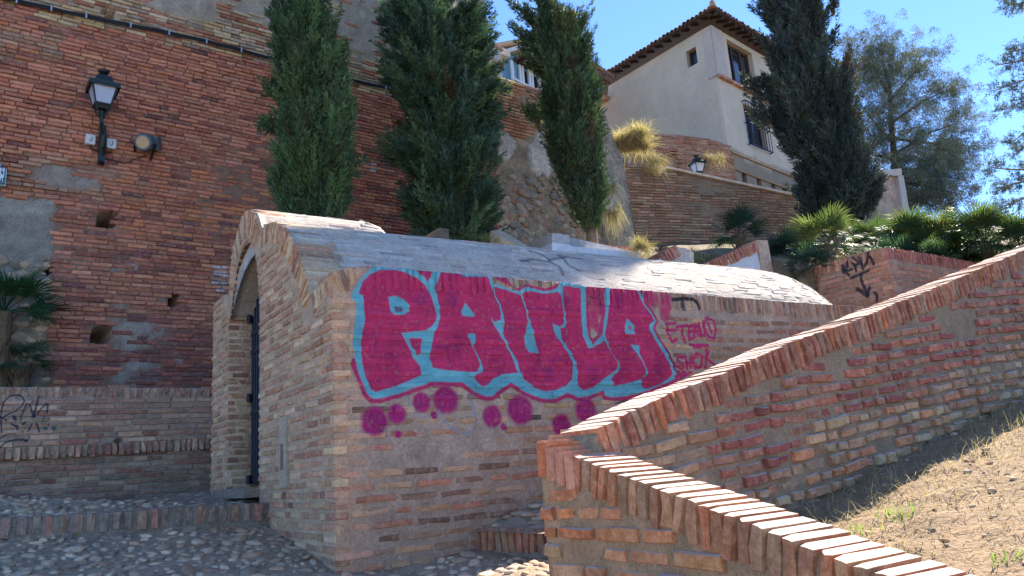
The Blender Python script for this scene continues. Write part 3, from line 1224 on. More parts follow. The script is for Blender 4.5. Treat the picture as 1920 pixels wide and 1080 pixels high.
# soft overspray and old layers first
pk.stroke([(664, 560), (676, 528), (690, 508), (705, 500)], .09, (.38, .10, .16), .35, .9)
for x_, y_, r_ in ((1117, 548, 17), (1119, 577, 17), (1110, 600, 15), (1122, 615, 9)):
    pk.dot(x_, y_, r_, MAG, .9, .5)
pk.stroke([(1100, 641), (1108, 648), (1114, 655)], .016, (.03, .03, .05), .8)
pk.stroke([(1106, 632), (1114, 645), (1121, 637), (1118, 630)], .012, (.03, .03, .05), .8)
pk.stroke([(1103, 556), (1118, 560), (1127, 548)], .012, (.05, .04, .08), .7)
for x_, y_, rx in ((1213, 556, 14), (1222, 560, 14), (1247, 557, 13), (1247, 575, 13), (1247, 590, 11), (1208, 548, 9)):
    pk.dot(x_, y_, rx, MAG2, .75, .5)
pk.stroke([(1262, 562), (1280, 560), (1298, 561), (1307, 567), (1311, 578)], .042, (.02, .02, .03), .95, .5)
pk.stroke([(1279, 562), (1279, 577)], .034, (.03, .03, .04), .7, .6)
pk.poly([(786, 503), (812, 503), (804, 535), (780, 512)], MAG2)
pk.poly([(918, 505), (940, 510), (970, 545), (1000, 545), (1045, 550), (1060, 520), (1040, 535), (1022, 541), (995, 534), (984, 533), (971, 541), (945, 531), (930, 524), (930, 512)], MAG2)
pk.stroke([(1134, 535), (1130, 560), (1131, 600), (1126, 630), (1112, 642), (1104, 634), (1100, 600), (1099, 545)], .05, MAG2, .95)
pk.stroke([(666, 680)] + cy_bot, .064, MAG2)
pk.stroke(cy_right, .05, MAG2, .95)
pk.stroke([(1250, 655), (1262, 680), (1268, 710)], .02, (.08, .02, .09), .8)
pk.poly(cy_bot + cy_right + cy_top, CYA)
LP = [(677, 543), (683, 528), (697, 515), (717, 507.5), (740, 507.5), (758, 512.5), (782, 524), (797, 537), (808, 557), (813, 573), (817, 588), (815, 602), (808, 611), (797, 617), (780, 619), (750, 622), (758, 640), (770, 660), (773, 672), (787, 688), (788, 702), (758, 715), (733, 725), (705, 733), (698, 728), (688, 707), (683, 690), (680, 665), (679, 640), (682, 622), (686, 597), (684, 567), (682, 552), (675, 550)]
LA = [(829, 506), (822, 528), (817, 538), (822, 553), (826, 573), (827, 593), (823, 612), (817, 622), (815, 633), (811, 650), (807, 672), (813, 687), (830, 691), (873, 695), (894, 696), (899, 685), (894, 670), (886, 655), (880, 643), (875, 628), (880, 623), (893, 624), (894, 635), (889, 652), (896, 662), (904, 676), (908, 690), (907, 698), (892, 704), (891, 708), (903, 723), (913, 720), (925, 708), (940, 700), (970, 697), (955, 662), (938, 632), (922, 605), (919, 595), (922, 593), (927, 602), (937, 598), (938, 588), (935, 573), (925, 553), (917, 527), (913, 521), (870, 520), (858, 513), (850, 506)]
LU = [(927, 540), (940, 543), (970, 552), (977, 556), (984, 548), (1000, 548), (1020, 553), (1046, 549), (1051, 556), (1055, 586), (1056, 606), (1052, 610), (1038, 606), (1033, 594), (1037, 620), (1048, 640), (1064, 662), (1072, 680), (1073, 692), (1072, 710), (1060, 722), (1040, 730), (1020, 731), (1000, 724), (984, 710), (978, 698), (972, 676), (960, 658), (952, 642), (944, 624), (946, 610), (946, 590), (940, 570), (930, 552)]
LL = [(1056, 538), (1086, 541), (1088, 552), (1089, 600), (1092, 628), (1100, 650), (1106, 656), (1134, 641), (1144, 658), (1157, 682), (1156, 690), (1130, 710), (1110, 726), (1094, 730), (1084, 720), (1084, 696), (1081, 678), (1072, 660), (1056, 636), (1052, 616), (1060, 617), (1064, 606), (1060, 584), (1058, 560)]
LB = [(1146.6, 540), (1171.5, 540), (1193, 544), (1200, 561), (1213, 581), (1225, 600), (1216, 609), (1217, 620), (1234, 648), (1252, 678), (1259, 700), (1256, 706), (1234, 721), (1208, 728), (1203, 721), (1204, 713), (1215, 704), (1215, 693), (1208, 676), (1200, 661), (1201, 646), (1179, 643), (1191, 661), (1204, 678), (1210, 693), (1206, 708), (1176, 717), (1152, 722), (1148, 711), (1165, 691), (1161, 680), (1148, 659), (1139, 637), (1136, 626), (1140, 604), (1143, 574), (1144, 552)]
for L_ in (LP, LA, LU, LL, LB):
    pk.poly(L_, MAG)
    pk.stroke(L_ + L_[:1], .020, MAG, .9, .5)
    pk.stroke(L_ + L_[:1], .007, (.26, .02, .13), .5, .9)
# faint older letters showing through the pink
for pts_ in ([(815, 648), (850, 650), (868, 646)], [(838, 652), (842, 670), (848, 690)], [(857, 652), (862, 672)], [(1010, 660), (1014, 690), (1030, 694), (1040, 670)], [(1160, 645), (1172, 660), (1180, 652)], [(1000, 690), (1004, 706)],
             [(842, 520), (848, 540), (845, 552)], [(855, 560), (850, 575)], [(1120, 570), (1165, 578)], [(985, 578), (1030, 580), (1032, 590)], [(700, 622), (706, 640), (702, 655)], [(730, 665), (748, 670), (745, 690)]):
    pk.stroke(pts_, .03, (.22, .02, .14), .5, .9)
for x_, y_, r_ in ((790, 560, 20), (850, 560, 16), (960, 620, 14), (1060, 560, 14), (1160, 560, 16), (1030, 700, 16), (1110, 700, 14), (1235, 690, 14)):
    pk.dot(x_, y_, r_, (.22, .025, .13), .45, .9)
pk.poly([(728, 557), (743, 555), (758, 562), (767, 573), (767, 583), (758, 590), (737, 590), (732, 580)], CYA)
pk.poly([(738, 575), (752, 575), (756, 583), (742, 585)], (.14, .06, .16), .9)
pk.poly([(767, 634), (792, 634), (788, 662), (782, 667), (773, 650)], MAG)
pk.poly([(872.5, 568), (890, 590), (888, 594), (867, 592), (865, 583)], CYA)
pk.poly([(992, 598), (998, 614), (1004, 640), (1010, 662), (992, 661), (985, 648), (983, 632), (988, 614)], CYA)
pk.stroke([(977, 552), (985, 572), (991, 600)], .014, CYA, .9)
pk.poly([(1176, 597), (1189, 611), (1189, 626), (1171.5, 626), (1171.5, 613)], CYA)
pk.dot(1181, 615, 3.5, MAG, .9, .4)
# letters sprayed beside it
m7 = lambda x, y: (1100 + x / 4.615, 520 + y / 4.615)
for pts_ in ([(770, 395), (690, 400), (700, 480), (740, 560), (775, 540)], [(700, 460), (770, 455)], [(780, 430), (870, 415)], [(820, 430), (830, 500), (850, 560)], [(880, 420), (885, 540), (930, 520)], [(885, 480), (925, 460)],
             [(885, 425), (950, 410)], [(930, 510), (935, 440), (970, 420), (975, 460), (940, 470), (985, 510)], [(985, 510), (970, 400), (1000, 500), (1025, 510), (1005, 380)], [(1030, 370), (1010, 430), (1060, 520), (1100, 530), (1120, 450), (1090, 370), (1035, 350)], [(1050, 400), (1080, 480)],
             [(840, 690), (790, 680), (790, 720), (840, 760), (830, 800), (780, 770)], [(860, 690), (870, 790)], [(905, 680), (900, 780)], [(865, 745), (900, 735)], [(950, 660), (915, 720), (940, 790), (990, 770), (1000, 690), (955, 655)], [(1035, 620), (1030, 780)], [(1060, 640), (1030, 700), (1110, 760)],
             [(890, 585), (1050, 590)], [(920, 600), (985, 605)], [(770, 860), (850, 820)], [(800, 880), (900, 820)]):
    pk.stroke([m7(*p) for p in pts_], .036, (.54, .03, .14), 1.0, .6)
# dots underneath
for x_, y_, r_ in ((702, 790, 27), (744, 776, 18), (791, 754, 18), (836, 750, 25), (747, 814, 7), (814, 778, 7), (923, 781, 19), (975, 768, 25), (944, 800, 6), (1053, 797, 18), (1098, 769, 20)):
    pk.dot(x_, y_, r_, (.42, .02, .15), .97, .42)
pk.stroke([(822, 770), (834, 788), (847, 803), (873, 815), (887, 810), (892, 790), (888, 765), (880, 740)], .03, (.22, .36, .44), .5, .8)
pk.stroke([(760, 745), (775, 770), (800, 785)], .05, (.30, .36, .40), .3, .9)
paintS = pk.image()


def gcol(UU, VV, c):
    n = fbm(UU * 4, VV * 4, 21)[..., None]
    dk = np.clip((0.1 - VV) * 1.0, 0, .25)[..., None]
    stain = np.clip((UU - 2.2) / 1.5, 0, 1)[..., None] * np.clip(fbm(UU * 2.5, VV * 5, 6)[..., None] * 2 - .75, 0, 1)
    warm = np.clip(1 - UU / .25, 0, 1)[..., None]
    b = np.array((.335, .285, .245)) * (1 - warm) + np.array((.44, .32, .235)) * warm
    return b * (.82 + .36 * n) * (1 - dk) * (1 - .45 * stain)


buf = Buf()
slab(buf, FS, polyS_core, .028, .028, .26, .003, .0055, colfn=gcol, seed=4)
m_mortS = attr_mat('rough_grey_mortar', 0.95, 60, 0.3, 1.0, 0.012, paint=paintS)
buf.build('wall_core', m_mortS, GW, True)
br = Bricks()
sidep = [(.36, .19, .13), (.40, .27, .18), (.33, .22, .15), (.42, .31, .21), (.30, .15, .11), (.38, .2, .15), (.27, .19, .14), (.20, .13, .10)]


def scol(u, v):
    if v < .9 and u > 1.1 and rng.random() < .12:
        return pick([(.06, .055, .055), (.10, .08, .07)])
    if u < .22:
        return pick([(.46, .27, .19), (.5, .36, .25), (.44, .3, .22)])
    k = 1.0
    if u > 2.6:
        k = .85
    return pick(sidep) * k


soldiers(br, FS, topS, .135, .040, lambda u, v: pick([(.36, .20, .14), (.42, .28, .2), (.28, .17, .13), (.33, .24, .18), (.2, .14, .12)]), .004, .004, .25, .014)
ds = polydist(topS)
polySc = np.vstack([topS - [0, .15], [[e_[0], -.3], [0.0, -.75]]])
lay(br, FS, polySc, .0725, .039, .235, scol, .0025, .0045, .08, .026, wob=.018, half=.35, rot=.016, skip=lambda u, v: ((fbm(u * 2.1, v * 3.3, 15) > .68) and rng.random() < .75) or rng.random() < .03, seed=3)
m_side_o = brick_mat('worn_brick', 'obj', paint=paintS, dust=(.32, .28, .24), dust_amt=.75)
m_side = brick_mat('worn_brick_joined', 'attr', paint=paintS, dust=(.32, .28, .24), dust_amt=.75)
br.finish(GW, [(m_side_o, m_side)], 300, lambda x, y: y > 832 - 0.405 * (x - 1007) + (x < 1007) * 400)

# ------------------------------------------------------------------ vaulted cistern: front, portal, vault, iron gate
VC = empty('vaulted_cistern', C0 + NI * 1.4 + D2 * .3, 'old brick cistern with a long barrel vault roof and a narrow arched gateway', 'cistern')
prof_px = [(632, 510), (617, 520), (604, 531), (590, 546), (581.7, 557), (578.7, 535), (571.5, 510), (564.4, 486), (553, 459.5), (541, 437), (526.7, 420.7), (514.5, 416), (500, 419), (488, 430),
           (484, 418), (480, 403), (476, 395), (471.7, 392), (461.5, 396), (453, 410), (445, 435), (436, 467), (432, 502), (429, 549), (426, 552), (420, 553), (400, 570)]
prof = FA.uvl(prof_px)
for i in range(1, len(prof)):
    if prof[i][0] >= prof[i - 1][0] - .004:
        prof[i][0] = prof[i - 1][0] - .004
prof[0][0] = 0
arch_px = [(486, 560), (480, 486), (476, 465), (471.7, 451), (465, 448), (457, 455), (449, 472), (443, 500), (436, 540), (430, 600)]
arch = FA.uvl(arch_px)
u_r = FA.uv(486, 700)[0]
u_l = FA.uv(428, 700)[0]
arch[:, 0] = np.clip(arch[:, 0], u_l, u_r)
arch[0][0], arch[-1][0] = u_r, u_l
BOT = -.75
pr_sorted = prof[::-1]                                  # left to right
ph = lambda u: np.interp(u, pr_sorted[:, 0], pr_sorted[:, 1])


def sub(u0, u1, bottom):
    us = [u0] + [p[0] for p in pr_sorted if u0 < p[0] < u1] + [u1]
    return np.array([[u, ph(u)] for u in us] + bottom)


pR = sub(u_r, -.0, [[0, BOT], [u_r, BOT]])
pRc = sub(u_r, -.02, [[-.02, BOT], [u_r, BOT]])
pL = sub(pr_sorted[0][0], u_l, [[u_l, BOT], [pr_sorted[0][0], BOT]])
pM = sub(u_l, u_r, [[a, b] for a, b in arch])
pM = pM
acol = lambda U, V, c: np.array((.42, .33, .25)) * (.8 + .4 * fbm(U * 5, V * 5, 3)[..., None]) * (1 - .25 * np.clip(fbm(U * 3, V * 9, 9)[..., None] * 2 - 1, 0, 1))
buf = Buf()
for pl in (pRc, pL, pM):
    slab(buf, FA, pl, .025, .028, .30, .003, .006, colfn=acol, seed=8)
m_mortA = attr_mat('sandy_mortar', 0.95, 55, 0.25, .9, 0.012)
buf.build('front_core', m_mortA, VC, True)
frp = [(.44, .31, .215), (.40, .26, .18), (.47, .36, .26), (.36, .22, .155), (.50, .38, .27), (.33, .19, .14), (.43, .25, .175)]
fcol = lambda u, v: pick(frp) * (.72 if (v < .45 and rng.random() < .35) else 1)
br = Bricks()
i2 = 5
vault_path = prof[4:14]                    # main vault ring
port_path = prof[13:24]
soldiers(br, FA, prof[0:5], .13, .045, fcol, .008, .004, .22, .016, tl=.03)
soldiers(br, FA, vault_path, .16, .036, fcol, .008, .004, .25, .016, tl=.03)
soldiers(br, FA, port_path, .22, .036, fcol, .006, .004, .25, .016, tl=.03)
dv_, dp_, dc_, da_ = polydist(vault_path), polydist(port_path), polydist(prof[0:5]), polydist(arch)


def fskip(u, v):
    if u > u_l and u < u_r and v < 9 and inpoly(u, v, np.vstack([arch, [[u_l, BOT], [u_r, BOT]]])):
        return True
    return dv_(u, v) < .17 or (u < vault_path[-1][0] and dp_(u, v) < .23) or dc_(u, v) < .14 or (da_(u, v) < .03)


full = np.vstack([pr_sorted, [[0, BOT], [pr_sorted[0][0], BOT]]])
for pl in (pR, pL, pM):
    lay(br, FA, pl, .060, .040, .21, fcol, .004, .0045, .08, .018, wob=.012, half=.3, rot=.02, skip=fskip, seed=7)
# left jamb seen through the opening
OJ = FA.pt(u_l, 0, -.15)
FJ = Face(OJ, 57)
pj_ = np.array([[-.15, BOT], [.15, BOT], [.15, arch[-1][1]], [-.15, arch[-1][1]]])
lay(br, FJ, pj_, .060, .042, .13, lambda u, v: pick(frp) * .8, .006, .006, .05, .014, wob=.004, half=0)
# soffit bricks of the arch
for a, b in zip(arch[:-1], arch[1:]):
    n_ = max(1, int(np.linalg.norm(b - a) / .055))
    for k in range(n_):
        p = a + (b - a) * (k + .5) / n_
        d_ = (b - a) / np.linalg.norm(b - a)
        Dv = FA.U * d_[0] + FA.V * d_[1]
        for dep in (-.075, -.22):
            nn = np.cross(-FA.N, Dv)
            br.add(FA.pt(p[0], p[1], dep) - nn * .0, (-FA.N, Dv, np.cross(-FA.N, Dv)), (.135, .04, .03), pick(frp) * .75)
m_fr_o = brick_mat('sandy_brick', 'obj', dust=(.42, .34, .26), dust_amt=.8)
m_fr = brick_mat('sandy_brick_joined', 'attr', dust=(.42, .34, .26), dust_amt=.8)

# vault surfaces
ucr = FA.uv(514.5, 416)[0]
zc = FA.uv(514.5, 416)[1]
crown0 = FA.pt(ucr, zc)
FC = Face(crown0, 57)
sil = FC.uvl([(514.5, 416), (620, 428), (727, 438), (900, 455), (975, 462.5), (1035, 469), (1200, 485), (1296, 494), (1387, 502), (1449, 510), (1484, 520), (1515, 535)])
zb = vault_path[0][1] - .12


def vtop(w):
    return zc + np.interp(w, sil[:, 0], sil[:, 1])


LV = sil[-1][0]
near = [(u, v) for u, v in vault_path]
ucc = near[-1][0] - .10
near.append((ucc, near[-1][1] + .008))
pv = [(near[0][0], zb)] + near
mir = [(2 * ucc - u, v) for u, v in near[:-1]][::-1] + [(2 * ucc - near[0][0], zb - .6)]
pv = np.array(pv + mir)                     # from near springing over the crown to the far side
# resample by arc length
seg = np.concatenate([[0], np.cumsum(np.linalg.norm(np.diff(pv, axis=0), axis=1))])
NA = 70
sa = np.linspace(0, seg[-1], NA)
pv = np.stack([np.interp(sa, seg, pv[:, 0]), np.interp(sa, seg, pv[:, 1])], -1)


def vpoint(u, z, w):
    k = (vtop(w) - zb) / (zc - zb)
    sh = 1 - np.clip((w - (LV - 1.0)) / 1.0, 0, 1) ** 2 * 0.25
    return FA.pt(ucc + (u - ucc) * sh, zb + (z - zb) * k) + np.asarray(w)[..., None] * D2


def vault_mesh(buf, prof2, L, W0=0.0, tf=None, amp=.008, thick=.14):
    nw = int((L - W0) / .06) + 2
    ws = np.linspace(W0, L, nw)
    UU = np.repeat(prof2[:, 0][:, None], nw, 1)
    ZZ = np.repeat(prof2[:, 1][:, None], nw, 1)
    WW = np.repeat(ws[None], len(prof2), 0)
    Pt = tf(UU, ZZ, WW)
    du = np.gradient(Pt, axis=0)
    dw = np.gradient(Pt, axis=1)
    n = np.cross(dw, du)
    n /= np.linalg.norm(n, axis=-1, keepdims=True) + 1e-9
    mid = len(prof2) // 2
    if n[mid, 0][2] < 0:
        n = -n
    d = (fbm(WW * 5, UU * 14 + ZZ * 10, 5) - .5) * 2 * amp
    A = (Pt + n * d[..., None]).reshape(-1, 3)
    B = (Pt - n * thick).reshape(-1, 3)
    nu = len(prof2)
    idx = np.arange(nu * nw).reshape(nu, nw)
    f = np.stack([idx[:-1, :-1], idx[:-1, 1:], idx[1:, 1:], idx[1:, :-1]], -1).reshape(-1, 4)
    m = nu * nw
    rim = []
    for line in (idx[:, 0], idx[:, -1], idx[0, :], idx[-1, :]):
        rim.append(np.stack([line[:-1], line[:-1] + m, line[1:] + m, line[1:]], -1))
    T = np.concatenate([f, f[:, ::-1] + m] + rim)
    c = np.array((.36, .345, .325)) * (.78 + .44 * fbm(WW * 3, UU * 9 + ZZ * 7, 14)[..., None])
    c = c.reshape(-1, 3)
    buf.add(np.concatenate([A, B]), T, np.concatenate([c, c]))


pvp = Paint('faint_vault_scribble', FC, (930, 455, 1110, 548), .006)
for pts_ in ([(935, 465), (960, 480), (972, 493), (990, 510)], [(970, 490), (1000, 487), (1030, 492), (1048, 500), (1056, 516)], [(990, 470), (1015, 478), (1028, 488)], [(1028, 488), (1060, 482), (1090, 486)], [(1045, 478), (1065, 497), (1085, 508)]):
    q_ = []
    for x_, y_ in pts_:
        # march the view ray to the vault skin
        best = None
        r_ = ray(x_, y_)
        for tt in np.linspace(4.5, 8.5, 900):
            p_ = CAM + r_ * tt / r_[1]
            rel = p_ - C0
            w_ = (rel[0] * FA.U[1] * -1 + rel[1] * FA.U[0]) / (D2[1] * FA.U[0] - D2[0] * FA.U[1])
            u_ = ((rel - D2 * w_)[:2]).dot(FA.U[:2])
            if u_ < pv[0][0]:
                zz = zb + (np.interp(-u_, -pv[:, 0], pv[:, 1]) - zb) * (vtop(w_) - zb) / (zc - zb)
                if rel[2] <= zz:
                    best = p_
                    break
        if best is not None:
            d_ = best - FC.O
            q_.append((d_.dot(FC.U), d_.dot(FC.V)))
    if len(q_) > 1:
        pvp.stroke(q_, .05, (.06, .06, .07), .75, .9, px=False)
paintV = pvp.image()
m_vs = attr_mat('limewashed_mortar', 0.9, 40, 0.3, .9, 0.01, paint=paintV, speck=(.5, .48, .45))
buf = Buf()
vault_mesh(buf, pv, LV, .02, vpoint)
# portal barrel
up = FA.uv(471.7, 392)[0]
zp = FA.uv(471.7, 392)[1]
pp2 = np.array(port_path)
FCp = Face(FA.pt(up, zp), 57)
LPt = FCp.uv(712, 419)[0]
s_ = np.concatenate([[0], np.cumsum(np.linalg.norm(np.diff(pp2, axis=0), axis=1))])
sa = np.linspace(0, s_[-1], 40)
pp2 = np.stack([np.interp(sa, s_, pp2[:, 0]), np.interp(sa, s_, pp2[:, 1])], -1)
ppoint = lambda u, z, w: FA.pt(u, z - .05 * np.clip((w - LPt + .15) / .15, 0, 1) ** 2) + np.asarray(w)[..., None] * D2
vault_mesh(buf, pp2, LPt, .02, ppoint, thick=.2)
ring_ = ppoint(pp2[:, 0], pp2[:, 1], np.full(40, LPt)) 
ring_ = np.concatenate([ring_, [FA.pt(pp2[-1][0], .4) + D2 * LPt, FA.pt(pp2[0][0], .4) + D2 * LPt]])
ring_ = ring_ - D2 * .03
c_r = ring_[:40].mean(0)
k_ = np.arange(42)
buf.add(np.concatenate([ring_, [c_r]]), np.stack([k_, (k_ + 1) % 42, np.full(42, 42)], -1), (.36, .33, .30))
buf.build('vault_shell', m_vs, VC, True)
# plastered far end of the vault
buf = Buf()
endp = vpoint(pv[:, 0], pv[:, 1], np.full(NA, LV))
foot = endp + D2 * .30
foot[:, 2] = np.minimum(foot[:, 2], Z0 + zb + (endp[:, 2] - Z0 - zb) * .12)
V_ = np.concatenate([endp, foot])
k_ = np.arange(NA - 1)
buf.add(V_, np.concatenate([np.stack([k_, k_ + 1, k_ + 1 + NA, k_ + NA], -1)]), (.45, .44, .42))
buf.build('end_cap', attr_mat('smooth_plaster', .9, 12, .12, .3, .01), VC)
# vault bricks
vb = [(.42, .38, .34), (.36, .32, .29), (.47, .44, .40), (.33, .25, .21), (.41, .31, .26), (.25, .22, .20), (.52, .49, .45)]


def vault_bricks(br, prof2, L, W0, tf, rows, side):
    s = np.concatenate([[0], np.cumsum(np.linalg.norm(np.diff(prof2, axis=0), axis=1))])
    a = .03
    while a < s[-1] * rows:
        w = W0 + rng.uniform(0, .12)
        while w < L - .12:
            Lb = .235 * rng.uniform(.55, 1.08)
            wc = w + Lb / 2
            u, z = np.interp(a, s, prof2[:, 0]), np.interp(a, s, prof2[:, 1])
            u2, z2 = np.interp(a + .02, s, prof2[:, 0]), np.interp(a + .02, s, prof2[:, 1])
            p, p2, p3 = tf(u, z, wc), tf(u2, z2, wc), tf(u, z, wc + .03)
            T_ = p3 - p
            T_ /= np.linalg.norm(T_)
            B_ = p2 - p
            B_ /= np.linalg.norm(B_)
            N_ = np.cross(T_, B_)
            N_ /= np.linalg.norm(N_)
            B_ = np.cross(N_, T_)
            if rng.random() > .10:
                br.add(p + N_ * (.002 + rng.uniform(-.004, .005)), (T_, B_, N_), (Lb, .043, .08), pick(vb), 1)
            w += Lb + rng.uniform(.006, .02)
        a += .052


vault_bricks(br, pv[::1], LV, .25, vpoint, .55, 1)
vault_bricks(br, pp2, LPt, .25, ppoint, .75, 1)
m_vb_o = brick_mat('limewashed_brick', 'obj', dust=(.5, .48, .45), dust_amt=.8, wash=(.42, .405, .385, .45), paint=paintV)
m_vb = brick_mat('limewashed_brick_joined', 'attr', dust=(.5, .48, .45), dust_amt=.8, wash=(.42, .405, .385, .45), paint=paintV)
br.finish(VC, [(m_fr_o, m_fr), (m_vb_o, m_vb)], 300)

# iron gate, set back in the opening
m_iron = plain('dark_painted_iron', (.018, .02, .03), .5, .3, .4)
gz0 = FA.uv(470, 913)[1]
GD = empty('iron_gate', (0, 0, 0))
GD.parent = VC
GD.location = FA.pt(u_l + .3, gz0, -.2) - np.array(VC.location)
wid = u_r - u_l
for k in range(14):
    uu = u_l + .03 + (wid - .05) * k / 13
    inside = [v for v in [np.interp(uu, arch[::-1, 0], arch[::-1, 1])]]
    b = Buf()
    b.tube([FA.pt(uu, gz0 + .02, -.2), FA.pt(uu, inside[0] + .0, -.2)], .011, 8)
    b.build('bar', m_iron, GD)
for zz in (gz0 + .06, gz0 + .62, gz0 + 1.15, arch[0][1] - .1):
    b = Buf()
    b.box(FA.pt((u_l + u_r) / 2, zz, -.2), (FA.U, FA.V, FA.N), (wid - .03, .035, .03))
    b.build('cross_rail', m_iron, GD)
for zz in (gz0 + .06, gz0 + .75, gz0 + 1.45):
    b = Buf()
    b.tube([FA.pt(u_l + .045, zz - .035, -.165), FA.pt(u_l + .045, zz + .035, -.165)], .02, 10)
    b.box(FA.pt(u_l + .02, zz, -.165), (FA.U, FA.V, FA.N), (.06, .03, .02))
    b.build('hinge', m_iron, GD)
b = Buf()
b.box(FA.pt((u_l + u_r) / 2, gz0 - .04, -.1), (FA.U, FA.V, FA.N), (wid, .07, .42), (.2, .18, .16))
b.build('threshold', m_mort, VC)
# inner walls behind the gate, interior shade put into their dark colour
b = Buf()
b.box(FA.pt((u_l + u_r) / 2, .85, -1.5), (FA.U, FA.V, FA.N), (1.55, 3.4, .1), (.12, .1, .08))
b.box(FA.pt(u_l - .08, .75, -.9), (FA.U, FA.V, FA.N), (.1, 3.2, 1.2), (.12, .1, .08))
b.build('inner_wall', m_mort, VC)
# grey plaster patch with a dark oval in the front, beside the gate
HC = FA.uv(535, 862)
b = Buf()
b.box(FA.pt(HC[0], HC[1] + .05, .004), (FA.U, FA.V, FA.N), (.17, .46, .03), (.36, .31, .26))
b.box(FA.pt(HC[0] - .01, HC[1] + .02, .014), (FA.U, FA.V, FA.N), (.06, .17, .016), (.15, .13, .12))
b.build('plaster_patch', m_mort, VC)
# white paint dabs on the tall wall live with the wall lamp section
# ------------------------------------------------------------------ slope wall in two arms (foreground)
SW = empty('sloping_garden_wall', A0 - np.array([0, 0, 1.2]), 'low orange brick wall bent in two arms, enclosing the dry earth slope in front', 'wall')
nt_px = [(1007, 831), (1093, 860), (1171, 891), (1265, 926), (1332, 952), (1420, 984), (1529, 1028), (1647, 1072)]
ntp = FN.uvl(nt_px)
ntp[0] = (0, 0)
dirn = (ntp[-1] - ntp[2])
dirn /= np.linalg.norm(dirn)
ntp = np.vstack([ntp, ntp[-1] + dirn * 1.9])
# U of FN points right, so far end has larger u
pn = np.vstack([ntp, [[ntp[-1][0], ntp[-1][1] - 1.3], [0.0, -1.5]]])
buf = Buf()


def ncol(U, V, c):
    n = fbm(U * 5, V * 5, 2)[..., None]
    return np.array((.34, .25, .165)) * (.75 + .5 * n)


slab(buf, FN, pn - [0, .012], .022, .022, .25, .010, .010, colfn=ncol, seed=14)
ft_out_px = [(1007, 831), (1058, 808), (1120, 777), (1180, 749), (1280, 713), (1413, 653), (1516, 620), (1600, 586), (1660, 564), (1821, 498), (1920, 458)]
FFO = Face(A0, 55, tilt=0.0)
FF0 = Face(FFI.O, 55)
fo = FF_out.uvl(ft_out_px)
fo[0] = (0, 0)
fo = np.vstack([fo, fo[-1] + (fo[-1] - fo[-3]) * 1.2])
fi = fo.copy()                                   # same heights on the inner side
fi[0] = (.0, fo[0][1])
# in the tilted frame used for the courses
P3 = FF0.pt(fi[:, 0], fi[:, 1])
fit = np.stack([(P3 - FFI.O) @ FFI.U, (P3 - FFI.O) @ FFI.V], -1)
P3b = FF0.pt(np.array([fi[-1][0], .10]), np.array([fi[-1][1] - 1.6, -1.2]))
fbt = np.stack([(P3b - FFI.O) @ FFI.U, (P3b - FFI.O) @ FFI.V], -1)
fic = fit.copy()
fic[0][0] = .10
pf = np.vstack([fic, fbt])
slab(buf, FFI, pf - [0, .012], .035, .035, .25, .010, .012, colfn=lambda U, V, c: np.array((.25, .205, .155)) * (.75 + .5 * fbm(U * 4, V * 4, 6)[..., None]), seed=24)
m_mortN = attr_mat('coarse_sandy_mortar', 0.95, 70, 0.32, 1.0, 0.015, speck=(.42, .35, .27))
buf.build('wall_core', m_mortN, SW, True)
orp = [(.47, .155, .06), (.42, .17, .08), (.38, .16, .085), (.50, .19, .075), (.36, .19, .11)]
brp = [(.36, .17, .10), (.30, .15, .095), (.40, .22, .13), (.28, .16, .11), (.38, .16, .09), (.33, .2, .13)]
pkp = [(.52, .29, .21), (.50, .32, .24), (.46, .26, .18)]
br = Bricks()


def soldier_n(u, v):
    if u < .34:
        return pick([(.46, .12, .05), (.42, .14, .07), (.40, .17, .10)])
    return pick(brp)


def stepped(br, face, path, h, w, colf, depth, proud, back, vert=0.55, joint=.013, tj=.012):
    """coping bricks on edge across the wall: nearly upright although the wall top slopes"""
    seg = np.linalg.norm(np.diff(path, axis=0), axis=1)
    cum = np.concatenate([[0], np.cumsum(seg)])
    s = 0
    while s < cum[-1]:
        ww = w * rng.uniform(.85, 1.2)
        m = min(s + ww / 2, cum[-1] - 1e-4)
        i = min(np.searchsorted(cum, m, side='right') - 1, len(seg) - 1)
        p = path[i] + (path[i + 1] - path[i]) * (m - cum[i]) / seg[i]
        d = (path[i + 1] - path[i]) / seg[i]
        an = math.atan2(d[1], d[0]) * (1 - vert) + rng.normal(0, .03)
        D_ = face.U * math.cos(an) + face.V * math.sin(an)
        Q_ = face.V * math.cos(an) - face.U * math.sin(an)
        hh = h * rng.uniform(.88, 1.08)
        top = face.pt(p[0], p[1] + rng.uniform(-tj, tj) * .6, proud + rng.uniform(-.006, .006))
        yaw = rng.normal(0, .02)
        N_ = face.N * math.cos(yaw) + D_ * math.sin(yaw)
        D_ = np.cross(Q_, N_)
        br.add(top - Q_ * hh / 2, (Q_, -D_, N_), (hh, ww, depth * rng.uniform(.96, 1.0)), colf(p[0], p[1]), 0)
        s += ww + joint * rng.uniform(.6, 1.5)


nstart = .27
ntc = np.vstack([[nstart, np.interp(nstart, ntp[:, 0], ntp[:, 1])], ntp[ntp[:, 0] > nstart + .01]])
stepped(br, FN, ntc, .145, .050, soldier_n, .265, .008, 0, vert=.35, joint=.010, tj=.003)
polyN = np.vstack([ntp - [0, .165], [[ntp[-1][0], ntp[-1][1] - 1.2], [0.0, -1.4]]])


def ncolb(u, v):
    if u < .30:
        return pick(orp[:3]) if v > -.42 else pick([(.42, .30, .19), (.40, .25, .17), (.36, .27, .18)])
    return pick([(.44, .20, .10), (.38, .18, .10), (.46, .24, .13), (.40, .2, .11)])


